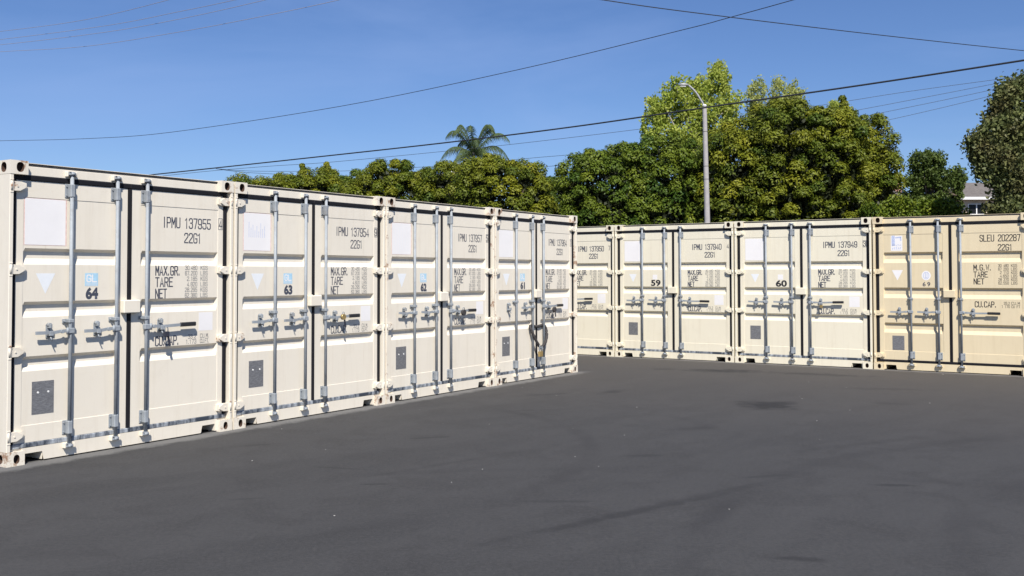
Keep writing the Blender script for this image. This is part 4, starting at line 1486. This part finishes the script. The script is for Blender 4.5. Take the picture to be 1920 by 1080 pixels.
wire('third thin wire behind the trees, showing left of the domed trees', [(407, 316.6, 43.5), (440, 321, 50), (490, 325, 62), (640, 331, 65), (850, 324, 63), (1040, 311, 62), (1120, 304, 62), (1400, 262, 60), (1665, 209, 60), (1875, 165, 60), (2100, 112, 60)], 0.013, group=GB)
wire('lowest thin wire right of the tallest evergreen clump', [(1300, 290, 60), (1500, 258, 60), (1670, 224, 60), (1865, 178, 60), (2100, 118, 60)], 0.013, group=GB)


# ------------------------------------------------------------------ houses
def hip_roof(m, x0, x1, y0, y1, ze, zr, ridge):
    """hip roof, ridge along x inset by ridge"""
    V = m.bm.verts.new
    ym = (y0 + y1) / 2
    a, b_, c_, d_ = V((x0, y0, ze)), V((x1, y0, ze)), V((x1, y1, ze)), V((x0, y1, ze))
    e, f = V((x0 + ridge, ym, zr)), V((x1 - ridge, ym, zr))
    for q in ((a, b_, f, e), (c_, d_, e, f), (b_, c_, f), (d_, a, e), (a, d_, c_, b_)):
        m.bm.faces.new(q)


def shingle_courses(parent, x0, x1, y0, ym, ze, zr, ridge, n):
    """visible front slope laid in overlapping courses"""
    cm = MB()
    for i in range(n):
        t0, t1 = i / n, (i + 1) / n
        ya, yb = y0 + (ym - y0) * t0, y0 + (ym - y0) * t1
        za, zb = ze + (zr - ze) * t0, ze + (zr - ze) * t1
        xa, xb = x0 + ridge * t0, x1 - ridge * t0
        vs = [cm.bm.verts.new(p) for p in ((xa, ya - 0.02, za + 0.045), (xb, ya - 0.02, za + 0.045), (x1 - ridge * t1, yb, zb + 0.012), (x0 + ridge * t1, yb, zb + 0.012))]
        lo = [cm.bm.verts.new(p) for p in ((xa, ya - 0.02, za + 0.008), (xb, ya - 0.02, za + 0.008))]
        cm.bm.faces.new(vs)
        cm.bm.faces.new((lo[0], lo[1], vs[1], vs[0]))
    o = add('shingle_courses', cm.mesh('shingle_courses', 'shingle'), parent)
    o['kind'] = 'stuff'


def house(label, Y, px0, px1, eave_py, ridge_py, deep, ridge, windows=(), extras=None):
    p0, p1 = at(px0, eave_py, Y), at(px1, eave_py, Y)
    zr = at(px0, ridge_py, Y + deep / 2).z
    ze = p0.z
    root = thing('house', label, 'house', ((p0.x + p1.x) / 2, Y, 0))
    w = (p1.x - p0.x) / 2
    m = MB().box(-w + 0.35, w - 0.35, 0.45, deep - 0.3, 0, ze - 0.12)
    add('wall', m.mesh('wall', 'stucco'), root)
    m = MB()
    hip_roof(m, -w, w, 0, deep, ze, zr, ridge)
    rf = add('roof', m.mesh('roof', 'shingle'), root)
    shingle_courses(rf, -w, w, 0, deep / 2, ze, zr, ridge, max(6, int(deep / 2 / 0.28)))
    m = MB().box(-w - 0.02, w + 0.02, -0.05, 0.0, ze - 0.16, ze - 0.005)
    m.box(-w - 0.05, -w - 0.021, -0.05, deep, ze - 0.16, ze - 0.005)
    add('fascia', m.mesh('fascia', 'trim_white'), root)
    for (wx0, wx1, wy0, wy1) in windows:
        a, b_ = at(wx0, wy1, Y + 0.4), at(wx1, wy0, Y + 0.4)
        cx = (p0.x + p1.x) / 2
        x0, x1, z0, z1 = a.x - cx, b_.x - cx, a.z, b_.z
        m = MB()
        fw = 0.045
        m.box(x0, x1, 0.37, 0.449, z1 - fw, z1)
        m.box(x0, x1, 0.37, 0.449, z0, z0 + fw)
        m.box(x0, x0 + fw, 0.37, 0.449, z0 + fw, z1 - fw)
        m.box(x1 - fw, x1, 0.37, 0.449, z0 + fw, z1 - fw)
        m.box((x0 + x1) / 2 - 0.03, (x0 + x1) / 2 + 0.03, 0.375, 0.449, z0 + fw, z1 - fw)
        win = add('window', m.mesh('window', 'trim_white'), root)
        m = MB()
        zm = z0 + (z1 - z0) * 0.42
        m.box(x0 + fw, x1 - fw, 0.385, 0.41, zm - 0.02, zm + 0.02)
        add('muntin', m.mesh('muntin', 'trim_white'), win)
        for xa, xb in ((x0 + fw, (x0 + x1) / 2 - 0.03), ((x0 + x1) / 2 + 0.03, x1 - fw)):
            add('pane', MB().box(xa, xb, 0.415, 0.445, z0 + fw, z1 - fw).mesh('pane', 'window_dark'), win)
    return root


house('beige house with grey shingled hip roof and dark window, behind the right-hand tree', 58, 1801, 2060, 369, 343, 7.0, 1.6, [(1815, 1847, 382, 416)])
h2 = house('house showing only a brown hipped roof corner between the evergreens and the small round tree', 66, 1560, 1722, 369, 345, 8.0, 2.2)
rp_ = at(1673, 345, 69)
m = MB()
m.box(rp_.x - h2.location.x - 0.5, rp_.x - h2.location.x + 0.5, 2.6, 4.4, rp_.z - 0.6, rp_.z + 0.05)
add('roof_vent', m.mesh('roof_vent', 'terracotta'), h2)
h3 = house('distant house with grey roof peeping out beneath the palm', 60, 808, 925, 332, 307, 6.0, 2.6)
q = at(882, 310, 60)
m = MB()
m.box(q.x - h3.location.x - 0.2, q.x - h3.location.x + 0.2, 0.1, 0.6, q.z - 0.8, q.z + 0.05)
add('chimney', m.mesh('chimney', 'trim_white'), h3)
q = at(845, 306, 60)
m = MB().cyl((q.x - h3.location.x, 1, q.z - 0.9), (q.x - h3.location.x, 1, q.z + 0.1), 0.09, n=8)
add('vent_pipe', m.mesh('vent_pipe', 'trim_white'), h3)

# ------------------------------------------------------------------ litter flecks on the asphalt
rng = np.random.default_rng(9)
m = MB()
for i in range(38):
    x, y = rng.uniform(-4, 7), rng.uniform(5, 20)
    if rng.uniform() < 0.3:
        x, y = rng.uniform(-2.5, 1.5), rng.uniform(8, 14)
    s = rng.uniform(0.002, 0.0055) * (1 + (y - 5) * 0.05)
    a = rng.uniform(0, PI)
    el = rng.uniform(1, 2.2)
    vs = [m.bm.verts.new((x + s * el * math.cos(a + q), y + s * math.sin(a + q), 0.004 + (0.004 if k_ % 2 else 0))) for k_, q in enumerate((0, 1.5, 3.1, 4.6))]
    m.bm.faces.new(vs)
o = add('litter_flecks', m.mesh('litter_flecks', 'speck_white'))
tag(o, 'tiny pale flecks of grit and dry petals scattered on the asphalt', 'litter')
o['kind'] = 'stuff'
